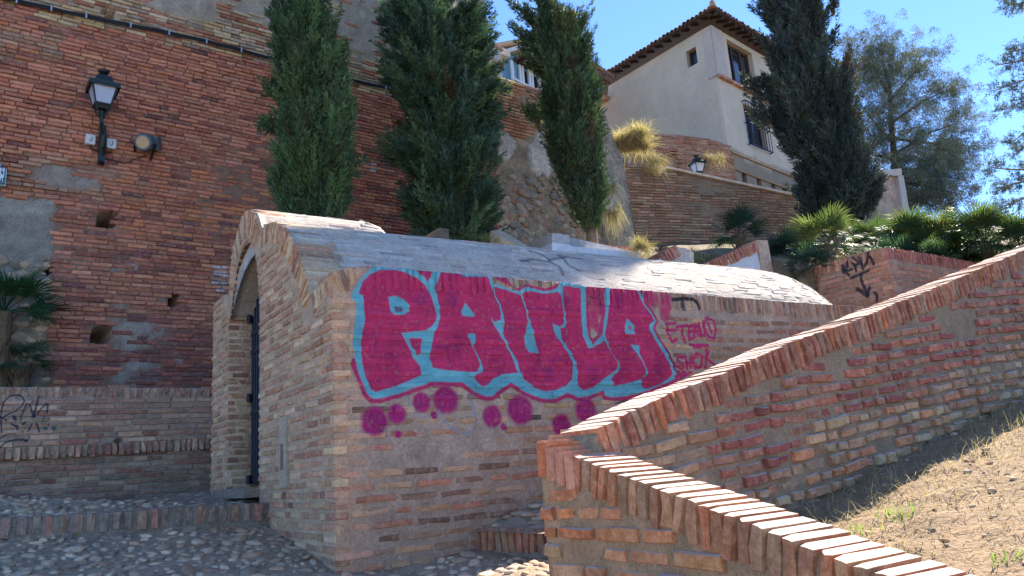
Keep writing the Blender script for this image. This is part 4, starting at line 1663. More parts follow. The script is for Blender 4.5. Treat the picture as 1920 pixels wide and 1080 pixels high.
lay(br, FN, polyN, .078, .052, .235, ncolb, .006, .009, .12, .03, wob=.01, half=.35, rot=.015, v_off=.01, seed=1,
    skip=lambda u, v: (.27 < u < .31) or (u > .33 and fbm(u * 2.2, v * 2.6, 51) > .70))
# the turn of the coping at the corner: wedge bricks fanned round the inner corner
unit_ = lambda a: a / (np.linalg.norm(a) + 1e-9)
d57 = np.array([math.sin(R_(57)), math.cos(R_(57)), 0])
d147 = np.array([math.sin(R_(147)), math.cos(R_(147)), 0])
zn = A0[2] + np.interp(nstart, ntp[:, 0], ntp[:, 1])
zf_ = A0[2] + np.interp(.20, fo[:, 0], fo[:, 1])
piv = A0 + d57 * .272 + d147 * .272
piv[2] = A0[2] - .02
rim_ = [(A0 + d147 * .275, zn), (A0 + d147 * .205, A0[2] - .055), (A0 + d147 * .137, A0[2] - .035), (A0 + d147 * .068, A0[2] - .015), (A0 + d147 * .0, A0[2] + .004), (A0 + d57 * .066, A0[2] + .02), (A0 + d57 * .137, A0[2] + .045), (A0 + d57 * .205, A0[2] + .06), (A0 + d57 * .272, zf_)]
FANB = []
for k in range(8):
    (pa, za), (pb_, zb_) = rim_[k], rim_[k + 1]
    pa, pb_ = pa.copy(), pb_.copy()
    out_ = (-d57 if k < 4 else -d147) * .008
    pa += (pb_ - pa) * .07 + out_
    pb_ -= (pb_ - pa) * .07 - out_
    pa[2] = pb_[2] = (za + zb_) / 2 + rng.uniform(-.004, .004)
    dx_ = unit_(pb_ - pa) * .006
    ia_, ib_ = piv + (pa - piv) * .06 - dx_ * 0, piv + (pb_ - piv) * .06
    ia_[2] = ib_[2] = piv[2]
    lo_ = np.array([0, 0, .145])
    ia_[2] = ib_[2] = (za + zb_) / 2
    b = Buf()
    b.hexa(np.array([pa - lo_, pb_ - lo_, ib_ - lo_, ia_ - lo_, pa, pb_, ib_, ia_]), pick([(.46, .16, .08), (.42, .18, .10), (.48, .24, .16)]))
    FANB.append(b)


def fcolb(u, v):
    z = v
    n = float(fbm(u * 1.1, v * 1.8, 61))
    dpt = np.interp(u, fit[:, 0], fit[:, 1]) - v
    if dpt < .42 + .3 * n and u > .8:
        return pick([(.28, .10, .085), (.24, .085, .075), (.34, .14, .10), (.30, .16, .12)])
    return pick([(.36, .21, .13), (.40, .26, .17), (.32, .19, .13), (.42, .2, .11), (.34, .25, .17), (.38, .3, .2)])


fic2 = np.vstack([[.13, np.interp(.13, fi[:, 0], fi[:, 1])], fi[fi[:, 0] > .21]])
stepped(br, FF0, fic2, .145, .046, lambda u, v: pick([(.32, .15, .11), (.36, .2, .14), (.29, .12, .09), (.38, .16, .09), (.3, .2, .15)]), .275, .006, 0, vert=.08, joint=.008, tj=.004)
polyF = np.vstack([fit - [0, .17], fbt])


def uneven(u, v):
    return 0


k_ = len(br.c)
lay(br, FFI, polyF, .066, .048, .20, fcolb, .006, .010, .12, .014, wob=.02, half=.5, rot=.035, seed=9,
    skip=lambda u, v: (np.interp(u, fit[:, 0], fit[:, 1]) - v < .45 and u > .6 and fbm(u * 2, v * 3, 71) > .60) or rng.random() < .03)
# towards the foot the bricks have shifted and lost their faces
for i in range(k_, len(br.c)):
    r_ = br.c[i] - FFI.O
    u_, v_ = r_ @ FFI.U, r_ @ FFI.V
    dpt = np.interp(u_, fit[:, 0], fit[:, 1]) - v_
    if dpt > .42:
        s_ = min((dpt - .42) * 1.6, 1)
        br.c[i] = br.c[i] + FFI.N * rng.uniform(-.02, .045) * s_ + FFI.V * rng.normal(0, .006) * s_
        d_ = br.d[i]
        br.d[i] = (d_[0] * rng.uniform(.75, 1), d_[1] * rng.uniform(.85, 1.2), d_[2])
m_or_o = brick_mat('orange_brick', 'obj', dust=(.42, .33, .24), dust_amt=.55, top=.85)
m_or = brick_mat('orange_brick_joined', 'attr', dust=(.42, .33, .24), dust_amt=.55, top=.85)
br.finish(SW, [(m_or_o, m_or)], 292)
for b in FANB:
    b.build('brick', m_or, SW)

# ------------------------------------------------------------------ earth slope between the arms
b1 = FF0.pt(*FF0.uv(1480, 962))
b2 = FF0.pt(*FF0.uv(1920, 742))
ni = FN.pt(np.interp(1.2, ntp[:, 0], ntp[:, 0]), np.interp(1.2, ntp[:, 0], ntp[:, 1]), -.3) - np.array([0, 0, .34])
nrm = np.cross(b2 - b1, ni - b1)
if nrm[2] < 0:
    nrm = -nrm
nrm /= np.linalg.norm(nrm)


def dirt_z(X, Y):
    return b1[2] - (nrm[0] * (X - b1[0]) + nrm[1] * (Y - b1[1])) / nrm[2]


aa = np.arange(-.3, 11, .045)
bb = np.arange(-.12, 6.5, .045)
AA, BB = np.meshgrid(aa, bb, indexing='ij')
# a along the uphill arm, b along the near arm
e2 = np.array([math.sin(R_(147)), math.cos(R_(147)), 0])
ia = A0 + np.array([arm[1], -arm[0], 0]) * .16 + np.array([-FN.N[0], -FN.N[1], 0]) * .16
DX = ia[0] + AA * arm[0] + BB * e2[0]
DY = ia[1] + AA * arm[1] + BB * e2[1]
clod = (fbm(DX * 3.5, DY * 3.5, 4) - .5) * .07 + (fbm(DX * 14, DY * 14, 5) - .5) * .03
DZ = dirt_z(DX, DY) + clod
m_dirt = attr_mat('dry_earth', .97, 30, .35, 1.0, .02, base=(.235, .185, .13), speck=(.36, .295, .215))
earth = grid_sheet('dry_earth_slope', DX, DY, DZ, m_dirt)
tag(earth, kind='structure')
# litter: straw, chips, small stones
rg = np.random.default_rng(77)


def on_dirt(n, amax=7.5, bmax=4.0):
    a = rg.uniform(0.1, amax, n)
    b = rg.uniform(0.05, bmax, n)
    X = ia[0] + a * arm[0] + b * e2[0]
    Y = ia[1] + a * arm[1] + b * e2[1]
    return X, Y, dirt_z(X, Y) + (fbm(X * 3.5, Y * 3.5, 4) - .5) * .07 + (fbm(X * 14, Y * 14, 5) - .5) * .03


def blades(n, X, Y, Z, L, W, tilt, cols, bend=.3, seg=3, az=None):
    """thin bent blades as strips"""
    az = rg.uniform(0, 2 * math.pi, n) if az is None else az
    tl = rg.normal(tilt, .25, n)
    Ls = L * rg.uniform(.5, 1.4, n)
    d = np.stack([np.cos(az) * np.cos(tl), np.sin(az) * np.cos(tl), np.sin(tl)], -1)
    side = np.stack([-np.sin(az), np.cos(az), np.zeros(n)], -1)
    base = np.stack([X, Y, Z], -1)
    V = []
    for k in range(seg + 1):
        t = k / seg
        p = base + d * (Ls * t)[:, None]
        p = p - np.array([0, 0, 1]) * (bend * Ls * t * t)[:, None] + side * (rg.normal(0, .08, n) * Ls * t)[:, None]
        w = W * (1 - t * .8)
        V += [p - side * w / 2, p + side * w / 2]
    V = np.stack(V, 1)
    m = 2 * (seg + 1)
    T = np.array([[2 * k, 2 * k + 1, 2 * k + 3, 2 * k + 2] for k in range(seg)])
    TT = (T[None] + (np.arange(n) * m)[:, None, None]).reshape(-1, 4)
    return V.reshape(-1, 3), TT, np.repeat(cols, m, axis=0)


m_straw = leaf_mat('dry_straw', .35, .7)
n = 34000
X, Y, Z = on_dirt(n)
c = np.array([(.30, .23, .15), (.36, .28, .19), (.20, .14, .09), (.15, .105, .07)])[rg.integers(4, size=n)] * rg.uniform(.7, 1.15, (n, 1))
V, T, C = blades(n, X, Y, Z + .012, .05, .0035, .12, c, .12, 2)
tag(mesh_np('straw_litter', V, T, m_straw, None, C), kind='stuff')
# taller dry wisps along the foot of the wall
n = 3600
a = rg.uniform(.8, 6.5, n)
b = rg.gamma(2.0, .24, n)
X = ia[0] + a * arm[0] + b * e2[0]
Y = ia[1] + a * arm[1] + b * e2[1]
Z = dirt_z(X, Y)
c = np.array([(.42, .34, .2), (.36, .28, .17), (.5, .42, .28)])[rg.integers(3, size=n)]
V, T, C = blades(n, X, Y, Z, .15, .003, .35 + rg.exponential(.25, n), c, .35, 4)
tag(mesh_np('dry_grass', V, T, m_straw, None, C), kind='stuff')
sd = Stones()
for k in range(2600):
    X, Y, Z = on_dirt(1)
    s_ = .005 + .035 * rg.random() ** 5
    sd.add((X[0], Y[0], Z[0] + s_ * .15), (s_ * 1.3, s_, s_ * .8), rg.uniform(0, 3), np.array([(.42, .37, .3), (.33, .27, .2), (.24, .15, .1), (.2, .17, .14)][rg.integers(4)]))
b = Buf()
for k, (cc, sz, rot, col, nr) in enumerate(sd.i):
    V, T = US[k % 6]
    b.add((V * np.array(sz)) @ np.array(Matrix.Rotation(rot, 3, 'Z')).T + cc, T, col)
tag(b.build('loose_pebbles', m_rub), kind='stuff')
# green tufts in the light
m_green = leaf_mat('fresh_grass', .5, .5)
for lab, (gx, gy, nn, hh) in (('small tuft of bright green grass, uppermost on the earth slope', (1690, 968, 46, .075)), ('little sprig of green grass at the shadow edge beside the low wall', (1609, 1000, 22, .06)), ('tiny green sprout at the low wall coping under the shadow', (1585, 999, 8, .04)),
                              ('sparse green weed at the lower right edge of the earth slope', (1890, 1050, 26, .05))):
    r_ = ray(gx, gy)
    t = nrm.dot(b1 - CAM) / nrm.dot(r_)
    g = CAM + r_ * t
    X = g[0] + rg.normal(0, .045, nn)
    Y = g[1] + rg.normal(0, .03, nn)
    c = np.array([(.12, .24, .04), (.17, .30, .05), (.22, .30, .08)])[rg.integers(3, size=nn)]
    V, T, C = blades(nn, X, Y, dirt_z(X, Y) - .005, hh, .005, 1.2, c, .25, 3)
    e = empty('grass_tuft', g, lab, 'grass tuft', 'green tufts on the earth slope')
    mesh_np('leaves', V, T, m_green, e, C)
# ------------------------------------------------------------------ small landing between the cistern and the near arm
LO = FS.pt(*FS.uv(893, 991))
FLd = Face(LO, 131)
LDG = empty('landing_step', LO - np.array([0, 0, .15]), 'short brick-edged step between graffiti wall and foreground wall', 'step')
lt = FLd.uvl([(893, 991), (950, 990), (1012, 993)])
lt[0][0] -= .02
le = lt[-1] + [.35, 0]
pl = np.vstack([lt, [le], [[le[0], -.45], [lt[0][0], -.45]]])
buf = Buf()
slab(buf, FLd, pl, .03, .03, .3, .012, .006, col=(.22, .2, .18))
buf.build('step_core', m_mort, LDG, True)
br = Bricks()
soldiers(br, FLd, np.vstack([lt, [le]]), .135, .05, lambda u, v: pick([(.28, .14, .10), (.33, .18, .12), (.24, .14, .11), (.3, .2, .14)]), .01, .005, .2, .008)
br.finish(LDG, [(m_st_o, m_st)], 300)
# ramp of cobbles rising behind it
aw = np.linspace(-.05, 9, 150)
bw = np.linspace(-.0, 1.75, 34)
AW, BW = np.meshgrid(aw, bw, indexing='ij')
RX = LO[0] + AW * D2[0] - BW * NI[0] + (BW * .25) * D2[0]
RY = LO[1] + AW * D2[1] - BW * NI[1] + (BW * .25) * D2[1]
RZ = LO[2] - .01 + .27 * np.maximum(AW, 0) - .02 * BW + (fbm(RX * 8, RY * 8) - .5) * .02
qn = (RX - A0[0]) * FN.N[0] + (RY - A0[1]) * FN.N[1]
qf = (RX - A0[0]) * FF_out.N[0] + (RY - A0[1]) * FF_out.N[1]
ramp_o = grid_sheet('cobbled_ramp', RX, RY, RZ, m_bed, keep=(qf < .1))
tag(ramp_o, kind='structure')
s3 = Stones()
for _ in range(520):
    i, j = rc.integers(2, 55), rc.integers(1, 33)
    if qf[i, j] > -.06:
        continue
    s_ = rc.uniform(.05, .1)
    s3.add((RX[i, j] + rc.uniform(-.03, .03), RY[i, j] + rc.uniform(-.03, .03), RZ[i, j] + .004), (s_ * 1.3, s_, s_ * .5), rc.uniform(0, 3), np.array(cobpal[rc.integers(len(cobpal))]) * .85)
s3.finish('cobble', ramp_o, m_cob_o, m_cob, 200)
# ------------------------------------------------------------------ walls up the hill
def clip_poly(poly, a, b, vlo=None, vhi=None, n=24):
    us = np.unique(np.concatenate([np.linspace(a, b, n), [p[0] for p in poly if a < p[0] < b]]))
    us = np.clip(us, poly[:, 0].min() + 1e-4, poly[:, 0].max() - 1e-4)
    lo, hi = [], []
    for u in us:
        x = spans(poly, u, 0)
        lo.append(max(x[0], vlo) if vlo is not None else x[0])
        hi.append(min(x[-1], vhi) if vhi is not None else x[-1])
    hi = [max(h, l + .002) for l, h in zip(lo, hi)]
    return np.array([[u, h] for u, h in zip(us, hi)] + [[u, l] for u, l in zip(us[::-1], lo[::-1])])


def wall_open(buf, face, poly, opens, **kw):
    """slab with rectangular openings (u0,u1,v0,v1), built as strips"""
    a, b = poly[:, 0].min(), poly[:, 0].max()
    cuts = sorted({a, b} | {o[0] for o in opens} | {o[1] for o in opens})
    for c0, c1 in zip(cuts[:-1], cuts[1:]):
        m = (c0 + c1) / 2
        inside = sorted([o for o in opens if o[0] < m < o[1]], key=lambda o: o[2])
        v = None
        for o in inside:
            slab(buf, face, clip_poly(poly, c0, c1, v, o[2]), u0=c0, u1=c1, **kw)
            v = o[3]
        slab(buf, face, clip_poly(poly, c0, c1, v, None), u0=c0, u1=c1, **kw)


# ruined rubble wall beyond the tall wall
OR = P(1020, 300, 12.9)
FR = Face(OR, 52.4)
RW = empty('rubble_wall', (OR[0], OR[1], OR[2] - 1.5), 'half ruined wall of rubble and crumbling plaster topped with red brick, behind the thin leaning cypress', 'wall')
pR_px = [(880, 127), (920, 139), (1021, 168.6), (1110, 197), (1124, 201), (1131, 330), (1128, 500), (880, 520)]
pRW = FR.uvl(pR_px)
brk_line = lambda px: np.interp(px, [920, 960, 1020, 1060, 1124], [225, 250, 232, 300, 430])


def r_disp(UU, VV):
    px, py = pxof(FR, UU, VV)
    lowr = np.clip((py - 330) / 60, 0, 1)
    d = (fbm(UU * 5, VV * 6, 31) - .5) * .10 * lowr + (fbm(UU * 1.1, VV * 1.4, 8) - .5) * .10
    pl = (((px - 948) / 17) ** 2 + ((py - 274) / 26) ** 2 < .8 + .5 * fbm(UU * 6, VV * 6, 2)) | (((px - 1018) / 26) ** 2 + ((py - 290) / 44) ** 2 < .7 + .6 * fbm(UU * 5, VV * 5, 3))
    d = d + pl * .02 - .12 * (((px - 934) / 6) ** 2 + ((py - 269) / 6) ** 2 < 1) - .1 * ((np.abs(px - 973) < 4) & (np.abs(py - 203) < 5))
    return d


def r_col(UU, VV, c):
    px, py = pxof(FR, UU, VV)
    n = fbm(UU * 3.5, VV * 4.5, 11)[..., None]
    base = np.array((.33, .265, .20)) * (.62 + .76 * n)
    pl = (((px - 948) / 17) ** 2 + ((py - 274) / 26) ** 2 < .8 + .5 * fbm(UU * 6, VV * 6, 2)) | (((px - 1018) / 26) ** 2 + ((py - 290) / 44) ** 2 < .7 + .6 * fbm(UU * 5, VV * 5, 3))
    base = np.where(pl[..., None], np.array((.52, .49, .45)), base)
    st = np.clip(fbm(UU * 9, VV * 1.2, 17)[..., None] * 3 - 1.6, 0, 1)
    return base * (1 - .35 * st)


buf = Buf()
slab(buf, FR, pRW, .05, .05, .8, .01, .015, disp=r_disp, colfn=r_col)
FR2 = Face(FR.pt(*FR.uv(1124, 300)), 76)
pR2 = FR2.uvl([(1124, 201), (1134, 215), (1150, 255), (1168, 300), (1184, 370), (1197, 475), (1126, 505)])
slab(buf, FR2, pR2, .06, .06, .6, 0, .015, disp=lambda U, V: (fbm(U * 4, V * 4, 5) - .5) * .10, colfn=lambda U, V, c: np.where((fbm(U * 2.2, V * 1.2, 44) > .62)[..., None], np.array((.48, .47, .45)), np.array((.30, .28, .255))) * (.75 + .5 * fbm(U * 5, V * 5, 9)[..., None]))
m_rw = attr_mat('crumbling_plaster', .95, 16, .4, 1.0, .04)
buf.build('wall_core', m_rw, RW, True)
br = Bricks()
pRb = FR.uvl([(880, 128), (920, 141), (1021, 170), (1110, 199), (1123, 202), (1128, 410), (1100, 380), (1060, 300), (1020, 236), (985, 262), (955, 250), (920, 222), (880, 220)])
lay(br, FR, pRb, .062, .046, .24, lambda u, v: pick([(.40, .19, .13), (.44, .24, .16), (.36, .18, .13), (.48, .28, .2)]) if fbm(u * 2, v * 3, 8) < .62 else None, .004, .01, .06, .012, half=.3)
lay(br, FR, FR.uvl([(918, 262), (928, 262), (935, 380), (932, 470), (918, 470)]), .062, .046, .2, lambda u, v: pick([(.38, .09, .08), (.32, .1, .08)]), .03, .01, .06, .012)
br.finish(RW, [(m_red_o, m_red)], 300, lambda x, y: inpoly(x, y, [(1022, 60), (1100, 60), (1134, 340), (1100, 415), (1030, 300)]))
sr = Stones()
for _ in range(420):
    x_, y_ = rc.uniform(925, 1120), 320 + 150 * rc.random() ** .6
    u_, v_ = FR.uv(x_, y_)
    s_ = rc.uniform(.05, .16)
    sr.add(FR.pt(u_, v_, -.01), (s_ * 1.4, s_, s_ * .7), rc.uniform(-.4, .4), np.array([(.30, .26, .21), (.24, .22, .2), (.38, .33, .27), (.33, .22, .16)][rc.integers(4)]), FR.N)
sr.finish('rubble_stone', RW, m_rub_o, m_rub, 200)

# retaining wall in the middle distance
OM = P(1330, 400, 17.0)
FM = Face(OM, 72)
MW = empty('retaining_wall', (OM[0], OM[1], OM[2] - 1.2), 'grey brown brick retaining wall with a pale sloping top, under the cream house', 'wall')
pM_ = FM.uvl([(1165, 303), (1182, 305), (1250, 318), (1490, 369), (1560, 383), (1560, 520), (1165, 520)])
buf = Buf()
slab(buf, FM, pM_, .08, .08, .5, .02, .012, colfn=lambda U, V, c: np.array((.20, .165, .135)) * (.7 + .6 * fbm(U * 2, V * 3, 3)[..., None]))
buf.build('wall_core', m_mort, MW, True)
b = Buf()
q_ = FM.uvl([(1248, 316.5), (1490, 368), (1560, 382)])
for a_, c_ in zip(q_[:-1], q_[1:]):
    d_ = c_ - a_
    L_ = np.hypot(*d_)
    d_ = d_ / L_
    m_ = (a_ + c_) / 2
    b.box(FM.pt(m_[0], m_[1] + .02, -.15), (FM.U * d_[0] + FM.V * d_[1], FM.V * d_[0] - FM.U * d_[1], FM.N), (L_, .05, .42), (.55, .5, .45))
b.build('coping_slab', m_rub, MW)
br = Bricks()
mp_ = [(.25, .17, .13), (.30, .22, .17), (.22, .15, .12), (.34, .26, .2), (.27, .15, .11), (.2, .15, .13)]
lay(br, FM, pM_ - [0, .03], .068, .044, .27, lambda u, v: pick(mp_) if fbm(u * .8, v * 1.4, 4) < .66 else None, .005, .014, .08, .016, wob=.02, half=.25)
br.finish(MW, [(m_red_o, m_red)], 300, lambda x, y: inpoly(x, y, [(1490, 0), (1700, 0), (1700, 600), (1490, 600)]) | (y > 470))

# cream house on the terrace
CH = P(1345, 142, 22.0)
FHl = Face(CH, -38)
FHr = Face(CH, 46.5)
HS = empty('cream_house', (CH[0] + 2, CH[1] + 3, CH[2] - 6), 'large cream plastered house with deep tiled eaves and iron-barred windows, highest on the hill', 'house')
zt = FHr.uv(1331, 46)[1]
wl = FHl.uvl([(1331, 46), (1140, 158), (1104, 190), (1080, 260), (1120, 420), (1395, 420)])
hh_ = zt
u_lend = FHl.uv(1140, 160)[0]
u_lend2 = FHl.uv(1040, 240)[0]
polyHl = np.array([[0, zt], [u_lend, zt], [u_lend - .01, zt - .5], [u_lend2, zt - .5], [u_lend2, -9.5], [0, -9.5]])
polyHr = np.array([[.03, zt], [8.5, zt], [8.5, -9.5], [.03, -9.5]])
rect = lambda face, pts: (lambda q: (q[:, 0].min(), q[:, 0].max(), q[:, 1].min(), q[:, 1].max()))(face.uvl(pts))
w1 = rect(FHl, [(1286, 94), (1307, 118)])
w1 = (FHl.uv(1287, 108)[0], FHl.uv(1307, 108)[0], FHl.uv(1297, 124)[1], FHl.uv(1297, 91)[1])
w2 = (FHr.uv(1367, 110)[0], FHr.uv(1411, 110)[0], FHr.uv(1385, 160)[1], FHr.uv(1385, 86)[1])
w3 = (FHr.uv(1398, 230)[0], FHr.uv(1436, 250)[0], FHr.uv(1420, 276)[1], FHr.uv(1420, 207)[1])
lows = [(FHr.uv(x, y)[0] - .14, FHr.uv(x, y)[0] + .14, FHr.uv(x, y)[1] - .19, FHr.uv(x, y)[1] + .19) for x, y in ((1396, 335), (1424, 346), (1451, 354), (1472, 361))]
hcol = lambda U, V, c: np.where((V < zhb)[..., None], np.array((.30, .225, .16)), np.array((.58, .47, .345))) * (.90 + .2 * fbm(U * .9, V * .9, 6)[..., None]) * (1 - .0 * np.clip(fbm(U * 3, V * .6, 13)[..., None] * 3 - 1.7, 0, 1))
zhb = FHr.uv(1372, 285)[1]
buf = Buf()
zl_ = lambda U, V, c: np.array((.56, .445, .32)) * (.90 + .2 * fbm(U * .9, V * .9, 6)[..., None]) * (1 - .0 * np.clip(fbm(U * 3, V * .6, 13)[..., None] * 3 - 1.7, 0, 1))
wall_open(buf, FHl, polyHl, [w1], du=.12, dv=.25, thick=.4, recess=0, amp=0, colfn=zl_)
wall_open(buf, FHr, polyHr, [w2, w3] + lows, du=.12, dv=.25, thick=.2, recess=0, amp=0, colfn=hcol)
m_plas = attr_mat('cream_plaster', .92, 14, .10, .25, .01, warm=False)
buf.build('wall', m_plas, HS)
m_wood = attr_mat('dark_wood', .7, 20, .3, .3, .01, base=(.05, .032, .024))
m_glass = plain('window_glass', (.02, .025, .035), .08, 0, .6)
m_tile = attr_mat('roof_tile', .9, 12, .4, .6, .02)
m_bmat = attr_mat('band_brick', .9, 20, .3, .6, .02)


def window(face, o, parent, fr=.07, mull=1, deep=.14, shut=False):
    u0, u1, v0, v1 = o
    b = Buf()
    ax = (face.U, face.V, face.N)
    for a in ((u0 + fr / 2, (v0 + v1) / 2, fr, v1 - v0), (u1 - fr / 2, (v0 + v1) / 2, fr, v1 - v0), ((u0 + u1) / 2, v0 + fr / 2, u1 - u0 - 2 * fr, fr), ((u0 + u1) / 2, v1 - fr / 2, u1 - u0 - 2 * fr, fr)):
        b.box(face.pt(a[0], a[1], -deep), ax, (a[2], a[3], .08))
    for k in range(mull):
        b.box(face.pt(u0 + (u1 - u0) * (k + 1) / (mull + 1), (v0 + v1) / 2, -deep + .005), ax, (fr * .8, v1 - v0 - 2 * fr, .06))
    f = b.build('window_frame', m_wood, parent)
    for k in range(mull + 1):
        a, c = u0 + (u1 - u0) * k / (mull + 1), u0 + (u1 - u0) * (k + 1) / (mull + 1)
        b = Buf()
        b.box(face.pt((a + c) / 2, (v0 + v1) / 2, -deep - .02), ax, (c - a - .02, v1 - v0 - .04, .02))
        p = b.build('pane', m_wood if shut else m_glass, None)
        p.parent = f
        for v in p.data.vertices:
            v.co -= Vector(parent.location)
    return f


f1 = window(FHl, w1, HS, .06, 0, .2)
f2 = window(FHr, w2, HS, .09, 2, .2)
f3 = window(FHr, w3, HS, .07, 1, .2)
for o in lows:
    b = Buf()
    b.box(FHr.pt((o[0] + o[1]) / 2, (o[2] + o[3]) / 2, -.3), (FHr.U, FHr.V, FHr.N), (o[1] - o[0], o[3] - o[2], .05))
    b.build('dark_window_back', m_iron, HS)  # dark plate closing a small window, standing for the shade inside
# barred cage on the lower window
b = Buf()
u0, u1, v0, v1 = w3
GRL = empty('window_grille', (0, 0, 0))
GRL.parent = HS
for k in range(9):
    uu = u0 - .05 + (u1 - u0 + .1) * k / 8
    b = Buf()
    b.tube([FHr.pt(uu, v0 - .05, .12), FHr.pt(uu, v1 + .05, .12)], .012, 6)
    b.build('bar', m_iron, GRL)
for vv in (v0 - .05, (v0 + v1) / 2, v1 + .05):
    b = Buf()
    b.box(FHr.pt((u0 + u1) / 2, vv, .12), (FHr.U, FHr.V, FHr.N), (u1 - u0 + .12, .03, .03))
    for uu in (u0 - .05, u1 + .05):
        b.box(FHr.pt(uu, vv, .06), (FHr.U, FHr.V, FHr.N), (.03, .03, .12))
    b.build('cross_rail', m_iron, GRL)
# brick string course
vs = FHr.uv(1345, 143)[1]
b = Buf()
for k in range(46):
    b.box(FHr.pt(.09 + k * .185, vs, .05), (FHr.U, FHr.V, FHr.N), (.175, .09, .14), pick([(.40, .22, .15), (.36, .2, .14), (.44, .28, .2)]))
o = b.build('string_course', m_bmat, HS)
o['kind'] = 'stuff'
b = Buf()
b.box(FHl.pt(-.16, zt / 2 + vs / 2 - .02, .02), (FHl.U, FHl.V, FHl.N), (.32, zt - vs - .1, .06), (.50, .40, .32))
b.box(FHr.pt(.3, zt / 2 + vs / 2 + .02, .02), (FHr.U, FHr.V, FHr.N), (.6, zt - vs - .1, .04), (.50, .42, .34))
b.build('corner_pilaster', m_plas, HS)
b = Buf()
b.box(FHr.pt(4.2, zhb, .03), (FHr.U, FHr.V, FHr.N), (8.4, .10, .06), (.34, .26, .19))
b.box(FHr.pt(4.2, zhb - .55, .02), (FHr.U, FHr.V, FHr.N), (8.4, .07, .05), (.26, .19, .13))
b.build('base_moulding', m_bmat, HS)
b = Buf()
b.box(FHl.pt((u_lend + u_lend2) / 2, zt - .47, .08), (FHl.U, FHl.V, FHl.N), (abs(u_lend2 - u_lend), .14, .35), (.42, .25, .18))
b.build('side_cornice', m_bmat, HS)


def eave_roof(parent, Fl, Fr, z, Ll, Lr, over=.5, slope=.42, rt=.42, tile=.2, depth_in=3.5, cols=((.19, .135, .10), (.15, .11, .09), (.23, .17, .13), (.13, .10, .085))):
    """two eaves meeting at a corner: boards, rafters, and rows of half-round tiles"""
    nl, nr = Fl.N[:2], Fr.N[:2]
    Mx = np.array([nl, nr])
    cen = np.linalg.solve(Mx, np.array([over, over]))
    inn = np.linalg.solve(Mx, np.array([-depth_in, -depth_in]))
    base = Fl.O[:2]
    E = np.array([*(base + cen), Fl.O[2] + z + .10])
    I = np.array([*(base + inn), Fl.O[2] + z + .10 + slope * (depth_in + over)])
    dl, dr = -Fl.U, Fr.U
    El, Er = E + dl * (Ll + over), E + dr * (Lr + over)
    Il, Ir = I + dl * Ll, I + dr * Lr
    b = Buf()
    up = np.array([0, 0, .07])
    for q in ((E, El, Il, I), (Er, E, I, Ir)):
        q = np.array(q)
        b.hexa(np.concatenate([q, q + up]), (.07, .045, .03))
    b.build('roof_boards', m_wood, parent)
    for F_, st, d_, L_ in ((Fl, E, dl, Ll + over), (Fr, E, dr, Lr + over)):
        sv = np.array([-F_.N[0], -F_.N[1], slope])
        sv /= np.linalg.norm(sv)
        n = int(L_ / rt)
        for k in range(n):
            b = Buf()
            p = st + d_ * (.2 + k * rt) - np.array([0, 0, .05])
            sd_ = d_
            nv = np.cross(sd_, sv)
            b.box(p + sv * (over * .52 + .03), (sv, sd_, nv), (over * 1.1, .07, .07))
            b.build('rafter', m_wood, parent)
        bt = Buf()
        n = int(L_ / tile)
        for k in range(n):
            p0 = st + d_ * ((k + .5) * tile) + np.array([0, 0, .10]) - sv * .06 + rng.normal(0, .008, 3)
            L2 = max(.15, min(over + depth_in, (k + .5) * tile * .96))
            nv = np.cross(d_, sv)
            if nv[2] < 0:
                nv = -nv
            V = []
            for t_ in (0, L2):
                for j in range(7):
                    a = math.pi * j / 6
                    V.append(p0 + sv * t_ + d_ * math.cos(a) * tile * .46 + nv * math.sin(a) * tile * .42)
            for j in range(7):
                a = math.pi * j / 6
                V.append(p0 + d_ * math.cos(a) * tile * .33 + nv * math.sin(a) * tile * .28)
            T = [[j, j + 1, 8 + j, 7 + j] for j in range(6)] + [[j, j + 1, 15 + j, 14 + j] for j in range(6)]
            bt.add(V, T, np.array(cols[rng.integers(len(cols))]) * rng.uniform(.75, 1.2))
            bt.box(p0 + d_ * tile * .5 - nv * .03 + sv * .04, (d_, sv, nv), (tile * .5, .2, .02), np.array(cols[1]))
        o = bt.build('roof_tiles', m_tile, parent)
        o['kind'] = 'stuff'
    return E


E_ = eave_roof(HS, FHl, FHr, zt, abs(u_lend), 8.5, over=.45, tile=.17, rt=.38)
b = Buf()
b.tube([E_ + [0, 0, .08], E_ + [0, 0, .30]], [.12, .07], 8, (.3, .2, .14))
b.build('ridge_finial', m_tile, HS)
b = Buf()
b.hexa(np.array([[CH[0] + dx, CH[1] + dy, CH[2] + dz] for dz in (zt - .3, zt + .1) for dx, dy in ((1, 3.5), (4, 3), (5, 6), (2, 8))]), (.4, .35, .3))
b.build('attic', m_plas, HS)

